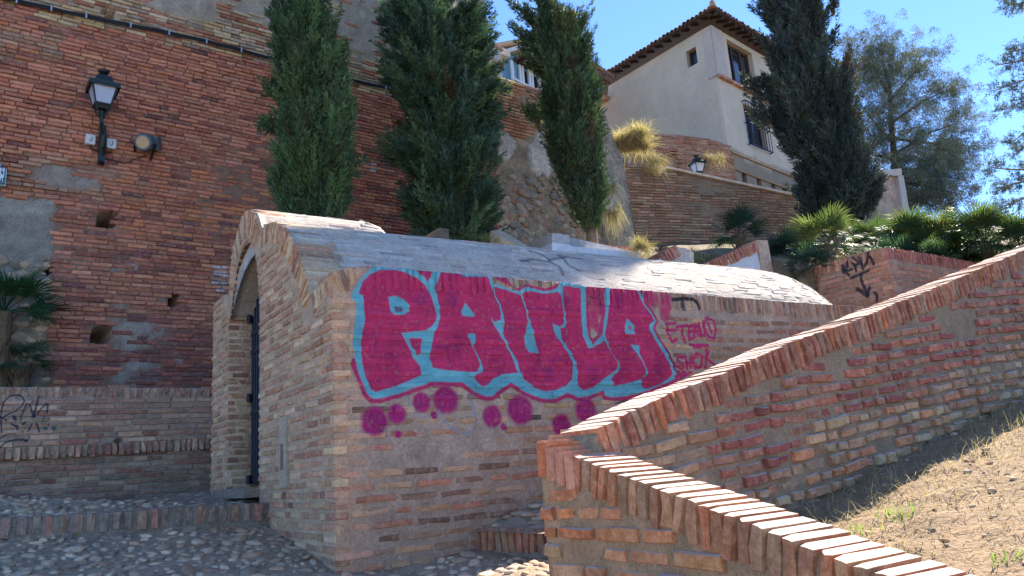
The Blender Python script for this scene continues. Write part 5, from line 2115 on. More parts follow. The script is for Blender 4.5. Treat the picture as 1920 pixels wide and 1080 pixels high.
# pale old wall under the house with a blocked arch
OCw = P(1300, 270, 20.0)
FCw = Face(OCw, 66)
CW = empty('curved_terrace_wall', (OCw[0], OCw[1], OCw[2] - .8), 'reddish brick terrace wall with a small blocked arch, directly below the cream house', 'wall')
pC = FCw.uvl([(1185, 262), (1212, 251), (1262, 251), (1310, 257), (1345, 264), (1372, 275), (1384, 350), (1384, 380), (1185, 340)])
buf = Buf()
slab(buf, FCw, pC, .1, .1, .5, .012, .01, colfn=lambda U, V, c: np.array((.27, .2, .16)) * (.7 + .6 * fbm(U * 2, V * 3, 3)[..., None]), disp=lambda U, V: -.12 * ((((pxof(FCw, U, V)[0] - 1262) / 15) ** 2 + ((pxof(FCw, U, V)[1] - 303) / 17) ** 2 < 1)))
buf.build('wall_core', m_mort, CW, True)
br = Bricks()
lay(br, FCw, pC, .066, .046, .25, lambda u, v: pick([(.33, .16, .12), (.30, .2, .15), (.26, .13, .10), (.36, .25, .19)]), .004, .012, .08, .014, half=.25,
    skip=lambda u, v: (lambda q: ((q[0] - 1262) / 15) ** 2 + ((q[1] - 303) / 17) ** 2 < 1)(proj(FCw.pt(u, v))))
br.finish(CW, [(m_red_o, m_red)], 200, lambda x, y: (y > 330) | (x < 1212))

# blue and white house peeping over the rubble wall
BH = P(957, 100, 19.5)
FBr = Face(BH, 39)
FBl = Face(BH, -42)
BHS = empty('blue_house', (BH[0] + 1, BH[1] + 1.5, BH[2] - 2), 'little blue and white gabled house peeping over the rubble wall beside the tall wall', 'house')
ztb = 0.0
buf = Buf()
ob = [(FBr.uv(x0, 130)[0], FBr.uv(x1, 130)[0], FBr.uv(962, 147)[1], FBr.uv(962, 121)[1]) for x0, x1 in ((960.5, 971), (979, 988), (996, 1006), (1012, 1020))]
wall_open(buf, FBr, np.array([[0, .05], [3.2, .05], [3.2, -3], [0, -3]]), ob, du=.3, dv=.3, thick=.2, recess=0, amp=.002, col=(.13, .30, .40))
ub_ = FBl.uv(921, 135)
slab(buf, FBl, np.array([[0, -.05], [ub_[0], ub_[1] - .1], [ub_[0] - .6, ub_[1] - .1], [ub_[0] - .6, -3], [0, -3]]), .1, .1, .2, 0, .002, col=(.14, .32, .42))
buf.build('wall', m_plas, BHS)
m_white = plain('white_paint', (.74, .74, .72), .6)
for o in ob:
    f = window(FBr, o, BHS, .03, 0, .06)
    b = Buf()
    for a in ((o[0] - .04, (o[2] + o[3]) / 2, .08, o[3] - o[2] + .14), (o[1] + .04, (o[2] + o[3]) / 2, .08, o[3] - o[2] + .14)):
        b.box(FBr.pt(a[0], a[1], .03), (FBr.U, FBr.V, FBr.N), (a[2], a[3], .06))
    b.build('window_post', m_white, BHS)
b = Buf()
b.box(FBr.pt(1.6, ob[0][2] - .07, .05), (FBr.U, FBr.V, FBr.N), (3.2, .06, .12))
b.build('sill', m_white, BHS)
b = Buf()
pb = [FBl.uv(957, 95), FBl.uv(921, 117), FBl.uv(921, 136), FBl.uv(957, 107)]
b.hexa(np.array([FBl.pt(q[0], q[1], .3) for q in pb] + [FBl.pt(q[0], q[1], .0) for q in pb]), (.7, .68, .62))
b.build('gable_board', attr_mat('pale_plaster', .9, 10, .12, .2, .01), BHS)
b = Buf()
eb = [FBr.uv(956, 94), FBr.uv(1045, 146), FBr.uv(1045, 154), FBr.uv(956, 102)]
b.hexa(np.array([FBr.pt(q[0], q[1], .45) for q in eb] + [FBr.pt(q[0], q[1] + .25, -1.2) for q in eb]), (.62, .6, .55))
b.build('eave_board', m_plas, BHS)
b = Buf()
for k in range(9):
    u = .15 + k * .35
    q = FBr.uv(957 + 7.5 * k, 104 + 4.4 * k)
    b = Buf()
    b.box(FBr.pt(q[0] + .1, q[1] - .12, .2), (FBr.U, FBr.V, FBr.N), (.07, .09, .5), (.04, .04, .045))
    b.build('rafter', m_wood, BHS)
bt = Buf()
for k in range(17):
    t_ = k / 16
    x_, y_ = 955 + 88 * t_, 92 + 51 * t_
    q = FBr.uv(x_, y_)
    p0 = FBr.pt(q[0], q[1] + .03, .5)
    bt.tube([p0, p0 - FBr.N * 1.4 + np.array([0, 0, .4])], .075, 8, pick([(.3, .22, .16), (.24, .2, .16), (.34, .26, .2)]))
o = bt.build('roof_tiles', m_tile, BHS)
o['kind'] = 'stuff'
# chimney-like stack at its left
CK = P(921, 105, 19.0)
Fk = Face(CK, 39)
ck = empty('chimney_stack', CK - [0, 0, 1], 'short pale chimney stack with a tiled cap at the end of the tall wall', 'chimney')
b = Buf()
b.box(Fk.pt(-.05, -.5, 0), (Fk.U, Fk.V, Fk.N), (.42, 1.4, .42), (.5, .44, .38))
b.build('stack', m_plas, ck)
b = Buf()
b.box(Fk.pt(-.02, .17, 0), (Fk.U, Fk.V, Fk.N), (.5, .06, .5), (.42, .28, .22))
for k in range(3):
    b.tube([Fk.pt(-.15 + .14 * k, .22, -.25), Fk.pt(-.15 + .14 * k, .22, .25)], .05, 8, (.42, .27, .2))
b.build('cap', m_tile, ck)
b = Buf()
b.box(Fk.pt(-.02, -.30, .02), (Fk.U, Fk.V, Fk.N), (.5, .1, .5), (.3, .24, .2))
b.build('string', m_tile, ck)
# low dark roof glimpsed between the cypress and the cream house
DR = P(1112, 155, 24)
Fd = Face(DR, 40)
dr = empty('distant_roof_house', DR - [0, 0, 1.5], 'dark tiled roof edge glimpsed between the leaning cypress and the cream house', 'house')
b = Buf()
q = [Fd.uv(1085, 132), Fd.uv(1126, 157), Fd.uv(1126, 166), Fd.uv(1085, 146)]
b.hexa(np.array([Fd.pt(a[0], a[1], .5) for a in q] + [Fd.pt(a[0], a[1] + .4, -1.6) for a in q]), (.16, .1, .08))
b.build('roof', m_tile, dr)
b = Buf()
q = [Fd.uv(1085, 142), Fd.uv(1122, 163), Fd.uv(1122, 240), Fd.uv(1085, 240)]
b.hexa(np.array([Fd.pt(a[0], a[1], 0) for a in q] + [Fd.pt(a[0], a[1], -1.4) for a in q]), (.34, .24, .2))
b.build('wall', m_plas, dr)
bt = Buf()
for k in range(8):
    x_, y_ = 1086 + 5.6 * k, 131 + 3.4 * k
    q = Fd.uv(x_, y_)
    p0 = Fd.pt(q[0], q[1] + .02, .55)
    bt.tube([p0, p0 - Fd.N * 1.6 + np.array([0, 0, .38])], .08, 8, pick([(.26, .15, .11), (.2, .13, .1)]))
o = bt.build('roof_tiles', m_tile, dr)
o['kind'] = 'stuff'

# stone building piece behind the big cypress
SB = P(1668, 360, 24)
Fs1 = Face(SB, 60)
sb = empty('stone_turret', SB - [0, 0, 2], 'small pinkish stone turret with a pale cornice, between the big cypress and the pine', 'building')
buf = Buf()
q = Fs1.uvl([(1640, 332), (1683, 330), (1700, 440), (1648, 440)])
slab(buf, Fs1, q, .15, .15, 1.5, .01, .02, colfn=lambda U, V, c: np.where((fbm(U * 2.2, V * 4, 7) > .5)[..., None], np.array((.40, .30, .25)), np.array((.34, .27, .24))) * (.8 + .4 * fbm(U * 5, V * 5, 2)[..., None]))
buf.build('wall', m_rw, sb)
b = Buf()
qq = [Fs1.uv(1634, 323), Fs1.uv(1684, 318), Fs1.uv(1685, 331), Fs1.uv(1636, 334)]
b.hexa(np.array([Fs1.pt(a[0], a[1], .12) for a in qq] + [Fs1.pt(a[0], a[1], -1.6) for a in qq]), (.52, .42, .34))
b.build('cornice', m_plas, sb)
b = Buf()
qq = [Fs1.uv(1679, 331), Fs1.uv(1689, 331), Fs1.uv(1707, 440), Fs1.uv(1694, 440)]
b.hexa(np.array([Fs1.pt(a[0], a[1], .10) for a in qq] + [Fs1.pt(a[0], a[1], -1.5) for a in qq]), (.50, .42, .35))
b.build('pale_quoin', m_plas, sb)
b = Buf()
qq = [Fs1.uv(1689, 340), Fs1.uv(1703, 345), Fs1.uv(1712, 385), Fs1.uv(1720, 400), Fs1.uv(1724, 440), Fs1.uv(1705, 440)]
fr = [Fs1.pt(a[0], a[1], -.5) for a in qq]
bk = [Fs1.pt(a[0], a[1], -2.0) for a in qq]
k_ = len(qq)
b.add(fr + bk, [[i, (i + 1) % k_, (i + 1) % k_ + k_, i + k_] for i in range(k_)], (.42, .34, .28))
b.add(fr, [[0, 1, 5], [1, 2, 5], [2, 4, 5], [2, 3, 4]], (.42, .34, .28))
b.build('annex', m_plas, sb)

# corner of brick terrace wall with the black tag
OK_ = P(1660, 464, 9.5)
FKl = Face(OK_, -33)
FKr = Face(OK_, 57)
KW = empty('terrace_corner_wall', OK_ - [0, 0, 1], 'reddish brick terrace corner with a black letter tag and arrow, in front of the fan palms', 'wall')
tkl = FKl.uvl([(1470, 516), (1500, 507), (1600, 478), (1640, 467), (1660, 464)])
tkl[-1] = (0, 0)
tkr = FKr.uvl([(1660, 464), (1740, 476), (1823, 491)])
tkr[0] = (0, 0)
tkr = np.vstack([tkr, tkr[-1] + (tkr[-1] - tkr[-2]) * 3])
tkl = np.vstack([tkl[0] + (tkl[0] - tkl[1]) * 2, tkl])
m2 = lambda x, y: (1500 + x / 6.75, 440 + y / 6.75)
pkw = Paint('black_tag_paint', FKl, (1570, 468, 1652, 580), .004)
for pts_, w_ in (([(600, 355), (600, 400), (560, 460)], .05), ([(540, 400), (550, 470)], .07), ([(620, 515), (570, 470), (650, 440)], .05), ([(670, 290), (735, 345), (740, 370), (690, 390)], .045), ([(665, 365), (700, 400), (710, 460)], .05),
                 ([(750, 285), (775, 370), (795, 435), (845, 345), (870, 230)], .045), ([(870, 270), (920, 320), (930, 375)], .05), ([(645, 550), (760, 500), (870, 455)], .055), ([(770, 510), (780, 590), (820, 680), (850, 740)], .055),
                 ([(725, 690), (790, 730), (855, 775)], .07), ([(855, 775), (880, 665)], .055), ([(945, 735), (975, 770), (968, 840)], .05)):
    pkw.stroke([m2(*p) for p in pts_], w_, (.03, .03, .045), .9, .4)
paintK = pkw.image()
buf = Buf()
kc = lambda U, V, c: np.array((.30, .22, .18)) * (.75 + .5 * fbm(U * 4, V * 4, 2)[..., None])
slab(buf, FKl, np.vstack([tkl, [[0, -2.2], [tkl[0][0], -2.2]]]), .06, .06, .3, .006, .006, colfn=kc)
slab(buf, FKr, np.vstack([tkr, [[tkr[-1][0], -2.2], [.03, -2.2]]]), .06, .06, .3, .006, .006, colfn=kc)
m_mortK = attr_mat('rosy_mortar', .95, 45, .3, .8, .012, paint=paintK)
buf.build('wall_core', m_mortK, KW, True)
br = Bricks()
kp = [(.40, .20, .14), (.44, .25, .18), (.36, .17, .13), (.42, .23, .19), (.34, .2, .16)]
soldiers(br, FKl, tkl, .15, .055, lambda u, v: pick(kp), .012, .005, .28, .012)
soldiers(br, FKr, tkr, .15, .045, lambda u, v: pick([(.36, .14, .12), (.32, .13, .11), (.4, .18, .15)]), .012, .004, .28, .012)
lay(br, FKl, np.vstack([tkl - [0, .165], [[0, -2.0], [tkl[0][0], -2.0]]]), .066, .05, .30, lambda u, v: pick(kp), .004, .006, .08, .012, half=.2)
lay(br, FKr, np.vstack([tkr - [0, .165], [[tkr[-1][0], -2.0], [0.02, -2.0]]]), .075, .056, .26, lambda u, v: pick(kp), .004, .005, .08, .014, half=.2)
m_k_o = brick_mat('rosy_brick', 'obj', paint=paintK, dust=(.4, .3, .25), dust_amt=.5)
m_k = brick_mat('rosy_brick_joined', 'attr', paint=paintK, dust=(.4, .3, .25), dust_amt=.5)
br.finish(KW, [(m_k_o, m_k)], 300, lambda x, y: (y > 832 - .41 * (x - 1007)) | ((x < 1545) & (y > 555)))

# small planter and stair cheeks behind the vault
m_cem = attr_mat('white_cement', .9, 14, .15, .4, .01, warm=False)


def px_prism(name, parent, face, pts, thick, col, mat, off=0.0):
    b = Buf()
    q = face.uvl(pts)
    k = len(q)
    fr = [face.pt(a[0], a[1], off) for a in q]
    bk = [face.pt(a[0], a[1], off - thick) for a in q]
    b.add(fr + bk, [[i, (i + 1) % k, (i + 1) % k + k, i + k] for i in range(k)], col)
    b.add(fr, [[0, i, i + 1] for i in range(1, k - 1)], col)
    b.add(bk, [[0, i + 1, i] for i in range(1, k - 1)], col)
    return b.build(name, mat, parent)


OPl = P(1035, 455, 10.2)
FPl = Face(OPl, 57)
FPw = Face(OPl, -33)
PLN = empty('planter_ledge', OPl - [0, 0, .5], 'whitewashed stepped ledge with a row of red upright bricks behind the vault', 'ledge')
px_prism('ledge', PLN, FPl, [(1035, 438), (1052, 438), (1058, 444), (1063, 453), (1073, 462), (1202, 474), (1202, 510), (1035, 500)], .3, (.62, .62, .62), m_cem)
px_prism('wedge', PLN, FPw, [(975, 464), (1003, 449), (1035, 437), (1035, 500), (975, 500)], .3, (.45, .43, .40), m_cem)
br = Bricks()
qs = FPl.uvl([(1071, 445), (1150, 455), (1203, 462)])
soldiers(br, FPl, qs, .15, .055, lambda u, v: pick([(.40, .17, .13), (.36, .15, .12), (.44, .22, .17)]), -.10, .01, .15, .035)
br.finish(PLN, [(m_red_o, m_red)], 60)
px_prism('soil_edge', PLN, FPl, [(1075, 450), (1203, 464), (1203, 500), (1075, 490)], .5, (.25, .2, .15), m_cem, -.14)

OBk = P(950, 455, 9.6)
FBk = Face(OBk, -50)
blk = empty('fallen_stone_block', OBk - [0, 0, .2], 'squared pale stone block lying tilted at the foot of the second cypress', 'stone block')
b = Buf()
cpx = [(919, 433, 9.6), (978, 464, 9.3), (972, 480, 9.3), (919, 470, 9.6), (938, 430, 10.1), (990, 461, 9.8), (990, 480, 9.8), (940, 470, 10.1)]
b.hexa(np.array([P(*c) for c in cpx]), (.36, .32, .26))
b.build('block', attr_mat('block_stone', .9, 14, .25, .6, .02), blk)

OCh = P(1380, 485, 10.3)
FCh = Face(OCh, 60)
for (nm_, lab, pts, coping, pil) in (
    ('stair_cheek', 'white-faced sloping stair cheek with brick coping, right of the smaller grey one', [(1332, 500), (1420, 464), (1428, 520), (1328, 520)], [(1322, 494), (1417, 452)], [(1416, 451), (1437, 451), (1450, 520), (1428, 520), (1420, 463)]),
    ('stair_cheek', 'low grey stair cheek with a short sloping row of red bricks, behind the vault crown', [(1232, 488), (1262, 470), (1298, 474), (1300, 505), (1228, 505)], [(1236, 477), (1266, 459)], [(1262, 463), (1283, 466), (1299, 474), (1300, 505), (1265, 505)])):
    g = empty(nm_, FCh.pt(*FCh.uv(pts[0][0] + 20, 500)) - [0, 0, .2], lab, 'stair wall')
    px_prism('rendered_face', g, FCh, pts, .25, (.60, .59, .57) if pil[0][0] > 1300 else (.42, .42, .41), m_cem)
    px_prism('end_pillar', g, FCh, pil, .28, (.47, .37, .30) if pil[0][0] > 1300 else (.40, .38, .36), m_bmat, .02)
    br = Bricks()
    qs = FCh.uvl(coping)
    soldiers(br, FCh, qs, .15, .05, lambda u, v: pick([(.38, .17, .13), (.34, .15, .12), (.42, .22, .17)]), .03, .01, .3, .012)
    br.finish(g, [(m_red_o, m_red)], 60)
# ------------------------------------------------------------------ trees and plants
rt = np.random.default_rng(21)
m_leafc = leaf_mat('cypress_foliage', .12, .7)
m_core = attr_mat('dark_foliage_core', .95, 20, .5, 1.0, .05, base=(.03, .045, .03))
m_bark = attr_mat('bark', .95, 25, .35, 1.0, .02, base=(.20, .15, .11))


def unit(a):
    return a / (np.linalg.norm(a, axis=-1, keepdims=True) + 1e-9)


def foliage(cen, axis, n, L, R, lL, lW, col, spread=.55, wild=.35):
    m = len(cen)
    tot = m * n
    c = np.repeat(cen, n, 0)
    a = np.repeat(unit(axis), n, 0)
    Ls = np.repeat(np.broadcast_to(L, m), n)
    Rs = np.repeat(np.broadcast_to(R, m), n)
    t = rt.random(tot)
    r1 = unit(np.cross(a, rt.normal(0, 1, (tot, 3))))
    pos = c + a * ((t - .3) * Ls)[:, None] + r1 * (Rs * (1 - .75 * t) * np.sqrt(rt.random(tot)))[:, None]
    d = unit(a * .9 + r1 * spread + rt.normal(0, wild, (tot, 3)))
    s = unit(np.cross(d, rt.normal(0, 1, (tot, 3))))
    l_ = lL * rt.uniform(.6, 1.3, tot)[:, None]
    w_ = lW * rt.uniform(.7, 1.3, tot)[:, None]
    V = np.stack([pos - s * w_ / 2, pos + s * w_ / 2, pos + d * l_], 1).reshape(-1, 3)
    T = np.arange(tot * 3).reshape(-1, 3)
    cc = np.repeat(np.repeat(col, n, 0) * rt.uniform(.65, 1.35, (tot, 1)), 3, 0)
    return V, T, cc


def cypress(label, rows, D, base_px, clumps, leaves, size, pal, up=.95, seed=1, group='cypresses', extra=(), trunk_r=.09, lean_out=.24, core=.66, plume=.42):
    rows = sorted(rows, key=lambda r: -r[0])            # bottom to top (pixel y falls)
    cen = np.array([P((a + b) / 2, y, D) for y, a, b in rows])
    rad = np.array([(b - a) / 2 / F * D for y, a, b in rows])
    z = cen[:, 2]
    base = P(base_px[0], base_px[1], D)
    gz = float(hill_z(base[0], base[1]))
    root = empty('cypress_tree', (base[0], base[1], min(gz, base[2])), label, 'cypress', group)
    b = Buf()
    tp = [np.array([base[0], base[1], min(gz, base[2]) - .1]), base] + [cen[i] for i in range(0, len(cen), 2)]
    b.tube(tp, list(np.linspace(trunk_r, .02, len(tp))), 10)
    for k in range(7):
        i = rt.integers(1, max(2, len(cen) // 2))
        th = rt.uniform(0, 6.28)
        d = np.array([math.cos(th), math.sin(th), 1.2])
        b.tube([cen[i], cen[i] + d * rad[i] * .55], [trunk_r * .35, .008], 6)
    b.build('trunk', m_bark, root)
    # inner foliage as a dark core, added to block light through the crown
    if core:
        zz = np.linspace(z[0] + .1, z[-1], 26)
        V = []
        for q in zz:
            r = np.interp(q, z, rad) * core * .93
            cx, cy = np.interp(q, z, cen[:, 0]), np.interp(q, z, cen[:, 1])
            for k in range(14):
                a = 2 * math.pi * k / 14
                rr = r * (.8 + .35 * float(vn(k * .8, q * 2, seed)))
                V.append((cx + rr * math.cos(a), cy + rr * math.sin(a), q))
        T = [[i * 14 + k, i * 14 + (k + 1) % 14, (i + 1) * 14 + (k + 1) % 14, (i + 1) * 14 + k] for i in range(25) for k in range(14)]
        mesh_np('dark_foliage_core', V, T, m_core, root, np.ones((len(V), 3)))
    # plumes over the surface, each a bundle of sprays; weighted by radius
    w = np.interp(np.linspace(z[0], z[-1], 400), z, rad) + .05
    cdf = np.cumsum(w) / w.sum()
    npl = int(clumps / 8)
    q = np.interp(rt.random(npl), cdf, np.linspace(z[0] - .1 * size, z[-1] - .2 * size, 400))
    th = rt.uniform(0, 2 * math.pi, npl)
    r = np.interp(q, z, rad)
    rr = r * (.56 + .19 * vn(th * 1.3 + 3 * seed, q * 1.6 / size, seed)) * rt.uniform(.72, 1.02, npl)
    out = np.stack([np.cos(th), np.sin(th), np.zeros(npl)], -1)
    pc = np.stack([np.interp(q, z, cen[:, 0]), np.interp(q, z, cen[:, 1]), q], -1) + out * rr[:, None]
    pa_ = unit(out * lean_out + np.array([0, 0, up]) + rt.normal(0, .13, (npl, 3)))
    Lp = plume * size * rt.uniform(.6, 1.35, npl)
    pcol = np.array(pal)[rt.integers(len(pal), size=npl)] * rt.uniform(.62, 1.3, (npl, 1))
    brown = rt.random(npl) < .02
    pcol[brown] = np.array((.13, .085, .045))
    m_ = 13
    tt = rt.random((npl, m_))
    per = unit(np.cross(pa_[:, None, :], rt.normal(0, 1, (npl, m_, 3))))
    Rp = (.15 * size * (plume / .6) ** .3 * .85) * (1 - .8 * tt) * np.sqrt(rt.random((npl, m_)))
    C = (pc[:, None] + pa_[:, None] * (tt * Lp[:, None])[..., None] + per * Rp[..., None]).reshape(-1, 3)
    ax = (pa_[:, None] + per * .25 + rt.normal(0, .12, (npl, m_, 3))).reshape(-1, 3)
    col = np.repeat(pcol, m_, 0) * rt.uniform(.8, 1.2, (npl * m_, 1))
    V, T, cc = foliage(C, ax, leaves, .26 * size * rt.uniform(.7, 1.5, npl * m_), .045 * size, .055 * size, .015 * size, col, .4, .28)
    Vs, Ts, Cs = [V], [T], [cc]
    n = len(V)
    for (x0, y0, x1, y1, k, L) in extra:               # branches that stick out
        p0, p1 = P(x0, y0, D), P(x1, y1, D - .1)
        tt = rt.random(k)
        c_ = p0 + (p1 - p0) * tt[:, None] + rt.normal(0, .035 * size, (k, 3))
        dr_ = unit(p1 - p0)
        a_ = dr_ * .9 + rt.normal(0, .35, (k, 3)) + np.array([0, 0, .25])
        V, T, cc = foliage(c_, a_, leaves, L, .05 * size, .05 * size, .016 * size, np.array(pal)[rt.integers(len(pal), size=k)])
        Vs.append(V)
        Ts.append(T + n)
        Cs.append(cc)
        n += len(V)
        b = Buf()
        b.tube([p0, (p0 + p1) / 2 + [0, 0, -.02], p1], [.018 * size, .012 * size, .004], 6)
        b.build('branch', m_bark, root)
    o = mesh_np('crown', np.concatenate(Vs), np.concatenate(Ts), m_leafc, root, np.concatenate(Cs))
    return root


g1_ = [(.06, .12, .05), (.085, .155, .06), (.05, .10, .055), (.10, .165, .065), (.075, .11, .055)]
g2_ = [(.06, .115, .065), (.08, .145, .075), (.05, .095, .065), (.095, .155, .08)]
g3_ = [(.06, .10, .05), (.08, .135, .055), (.05, .08, .045), (.12, .15, .07)]
g4_ = [(.055, .07, .06), (.07, .085, .075), (.045, .06, .055), (.075, .095, .07)]
cypress('slim green cypress nearest the wall lamp, first from the left', [(425, 540, 640), (410, 517, 652), (389, 510, 655), (350, 518, 666), (311, 522, 668), (272, 524, 668), (233, 521, 664), (194, 525, 655), (155, 527, 636), (117, 523, 628), (78, 519, 615), (39, 530, 599), (0, 531, 590), (-50, 537, 582), (-110, 548, 570)],
        8.1, (590, 430), 1700, 62, 1.0, g1_, seed=2, group='cypresses in front of the tall wall', extra=[(540, 180, 501, 160, 14, .2), (535, 235, 500, 238, 14, .22), (620, 340, 662, 312, 18, .25), (525, 370, 516, 330, 10, .2)])
cypress('broadest dark cypress against the right end of the tall red wall, second from the left', [(478, 800, 912), (455, 795, 912), (440, 790, 915), (400, 770, 926), (350, 757, 930), (300, 752, 931), (250, 742, 928), (200, 732, 922), (150, 735, 908), (100, 730, 904), (50, 738, 900), (0, 735, 890), (-80, 750, 878), (-160, 765, 860), (-230, 790, 835)],
        9.7, (850, 460), 2700, 60, 1.1, g2_, seed=5, group='cypresses in front of the tall wall', lean_out=.65, up=.6, plume=.36, extra=[(890, 165, 945, 158, 14, .16), (895, 210, 930, 225, 10, .16)])
cypress('thin leaning cypress with a ragged double top in front of the rubble wall', [(418, 1100, 1118), (405, 1085, 1126), (380, 1066, 1131), (350, 1050, 1135), (300, 1036, 1131), (250, 1026, 1123), (200, 1023, 1113), (150, 1022, 1102), (100, 1020, 1094), (70, 1030, 1088), (45, 1052, 1082)],
        11.3, (1110, 448), 1500, 56, 1.25, g3_, seed=8, group=None, trunk_r=.10,
        extra=[(1040, 120, 1010, -30, 60, .4), (1045, 70, 1030, -20, 40, .4), (1035, 100, 968, 52, 34, .25), (1030, 60, 975, 20, 30, .25), (1040, 120, 972, 82, 22, .25), (1030, 140, 985, 108, 16, .2), (1080, 90, 1074, 34, 14, .35), (1062, 90, 1056, 40, 12, .35), (1030, 230, 984, 200, 12, .2), (1078, 180, 1085, 160, 8, .2)])
cypress('massive dark cypress standing between the cream house and the pine', [(425, 1510, 1640), (400, 1498, 1652), (367, 1492, 1650), (326, 1486, 1642), (285, 1466, 1632), (245, 1447, 1620), (204, 1441, 1608), (143, 1437, 1594), (102, 1438, 1576), (82, 1436, 1566), (41, 1431, 1562), (0, 1423, 1560), (-60, 1425, 1548), (-140, 1428, 1542), (-300, 1424, 1530), (-450, 1425, 1515), (-600, 1436, 1495), (-680, 1450, 1475)],
        15.5, (1580, 440), 3200, 52, 1.75, g4_, seed=11, group=None, trunk_r=.22, lean_out=.3, up=.9, plume=.34,
        extra=[(1445, 150, 1408, 165, 20, .3), (1442, 200, 1400, 150, 14, .3), (1450, 240, 1412, 200, 16, .3), (1560, 30, 1566, -10, 8, .3)])

# pine behind
pr_ = P(1690, 380, 27)
PN = empty('pine_tree', (pr_[0], pr_[1], float(hill_z(pr_[0], pr_[1])) - .2), 'airy grey green pine whose spreading crown lets the sky through, right of the massive cypress', 'pine')
b = Buf()
tr_ = [np.array([pr_[0], pr_[1], float(hill_z(pr_[0], pr_[1])) - .3]), P(1680, 330, 27), P(1672, 240, 27), P(1668, 160, 27), P(1650, 95, 27)]
b.tube(tr_, [.2, .14, .09, .06, .02], 10)
m_pbark = attr_mat('pine_bark', .95, 25, .35, 1.0, .02, base=(.07, .055, .045))
b.build('trunk', m_pbark, PN)
cl = []
limbs = [((1678, 330), (1735, 310), (1800, 300)), ((1676, 290), (1740, 250), (1810, 225)), ((1674, 270), (1640, 230), (1602, 180)), ((1672, 230), (1730, 190), (1785, 165)), ((1670, 190), (1700, 150), (1735, 120)), ((1668, 180), (1640, 130), (1605, 95)), ((1680, 340), (1740, 350), (1800, 365)), ((1676, 300), (1640, 290), (1605, 280)),
         ((1680, 345), (1715, 375), (1760, 388)), ((1674, 260), (1760, 270), (1815, 272)), ((1668, 170), (1655, 120), (1640, 95)), ((1680, 335), (1765, 330), (1822, 340))]
for l in limbs:
    dz = rt.uniform(-1.6, 1.6)
    pts = [P(l[0][0], l[0][1], 27), P(l[1][0], l[1][1], 27 + dz * .6), P(l[2][0], l[2][1], 27 + dz)]
    b = Buf()
    b.tube(pts, [.06, .035, .012], 6)
    b.build('limb', m_pbark, PN)
    for k in range(190):
        t = rt.uniform(.05, 1.08)
        p = pts[0] * (1 - t) ** 2 + 2 * pts[1] * t * (1 - t) + pts[2] * t * t
        cl.append(p + rt.normal(0, 1, 3) * np.array([.62, .7, .52]) * (1.25 - .45 * t))
cl = np.array(cl)
cl = cl[(fbm(cl[:, 0] * 1.1, cl[:, 2] * 1.3, 4) < .66)]
col = np.array([(.14, .165, .115), (.17, .19, .13), (.10, .125, .09), (.22, .21, .14)])[rt.integers(4, size=len(cl))]
V, T, C = foliage(cl, np.array([0, 0, 1.0]) + rt.normal(0, .6, (len(cl), 3)), 120, .36, .26, .09, .016, col, 1.0, .6)
mesh_np('crown', V, T, m_leafc, PN, C)

# conifer boughs at the right edge
CR = P(2140, 600, 9.0)
CT = empty('edge_conifer', (CR[0], CR[1], float(hill_z(CR[0], CR[1]))), 'blue green conifer whose drooping boughs enter at the right edge of the sky', 'conifer')
b = Buf()
b.tube([np.array([CR[0], CR[1], float(hill_z(CR[0], CR[1])) - .2]), P(2140, 300, 9), P(2130, -200, 9)], [.16, .12, .05], 10)
b.build('trunk', m_bark, CT)
boughs = [[(2130, 320), (2000, 300), (1925, 330), (1852, 312)], [(2130, 320), (2000, 310), (1915, 345), (1868, 352)], [(2130, 330), (1990, 330), (1925, 372), (1880, 388)], [(2130, 90), (2010, 90), (1920, 115), (1868, 122)], [(2130, 110), (2000, 110), (1925, 150), (1865, 170)],
          [(2130, 130), (2010, 140), (1930, 190), (1876, 208)], [(2130, 150), (2020, 170), (1940, 230), (1895, 270)], [(2130, -30), (2010, -20), (1930, 5), (1882, 12)], [(2130, -40), (2010, -60), (1940, -20), (1885, -6)], [(2130, 170), (2020, 190), (1940, 250), (1905, 290)], [(2130, 20), (2020, 60), (1930, 90), (1893, 98)]]
cl, ax = [], []
for bo in boughs:
    dd = rt.uniform(-.4, .4)
    pts = [P(x, y, 9 + dd * i / 3) for i, (x, y) in enumerate(bo)]
    cv = []
    for k in range(13):
        t = k / 12
        a = (1 - t) ** 3 * pts[0] + 3 * (1 - t) ** 2 * t * pts[1] + 3 * (1 - t) * t * t * pts[2] + t ** 3 * pts[3]
        cv.append(a)
    b = Buf()
    b.tube(cv, list(np.linspace(.03, .005, 13)), 6, (.5, .4, .4))
    b.build('bough', m_bark, CT)
    for k in range(95):
        t = rt.uniform(.12, 1)
        i = min(int(t * 12), 11)
        p = cv[i] + (cv[i + 1] - cv[i]) * (t * 12 - i)
        dr_ = unit(cv[i + 1] - cv[i])
        sd_ = unit(np.cross(dr_, rt.normal(0, 1, 3)))
        L = rt.uniform(.04, .17) * (1.2 - .5 * t)
        nn = int(L / .03) + 1
        for j in range(nn):
            cl.append(p + (dr_ * .6 + sd_) * L * (j + 1) / nn)
            ax.append(dr_ * .5 + sd_ * .7)
cl, ax = np.array(cl), np.array(ax)
col = np.array([(.13, .18, .16), (.10, .14, .12), (.17, .22, .18), (.12, .13, .10)])[rt.integers(4, size=len(cl))]
V, T, C = foliage(cl, ax, 12, .07, .018, .034, .008, col, .9, .4)
mesh_np('needles', V, T, m_leafc, CT, C)

# ---- fan palms
m_frond = leaf_mat('palm_frond', .4, .45, 'obj')
m_ptrunk = attr_mat('palm_trunk', .95, 30, .4, 1, .03, base=(.16, .12, .08))


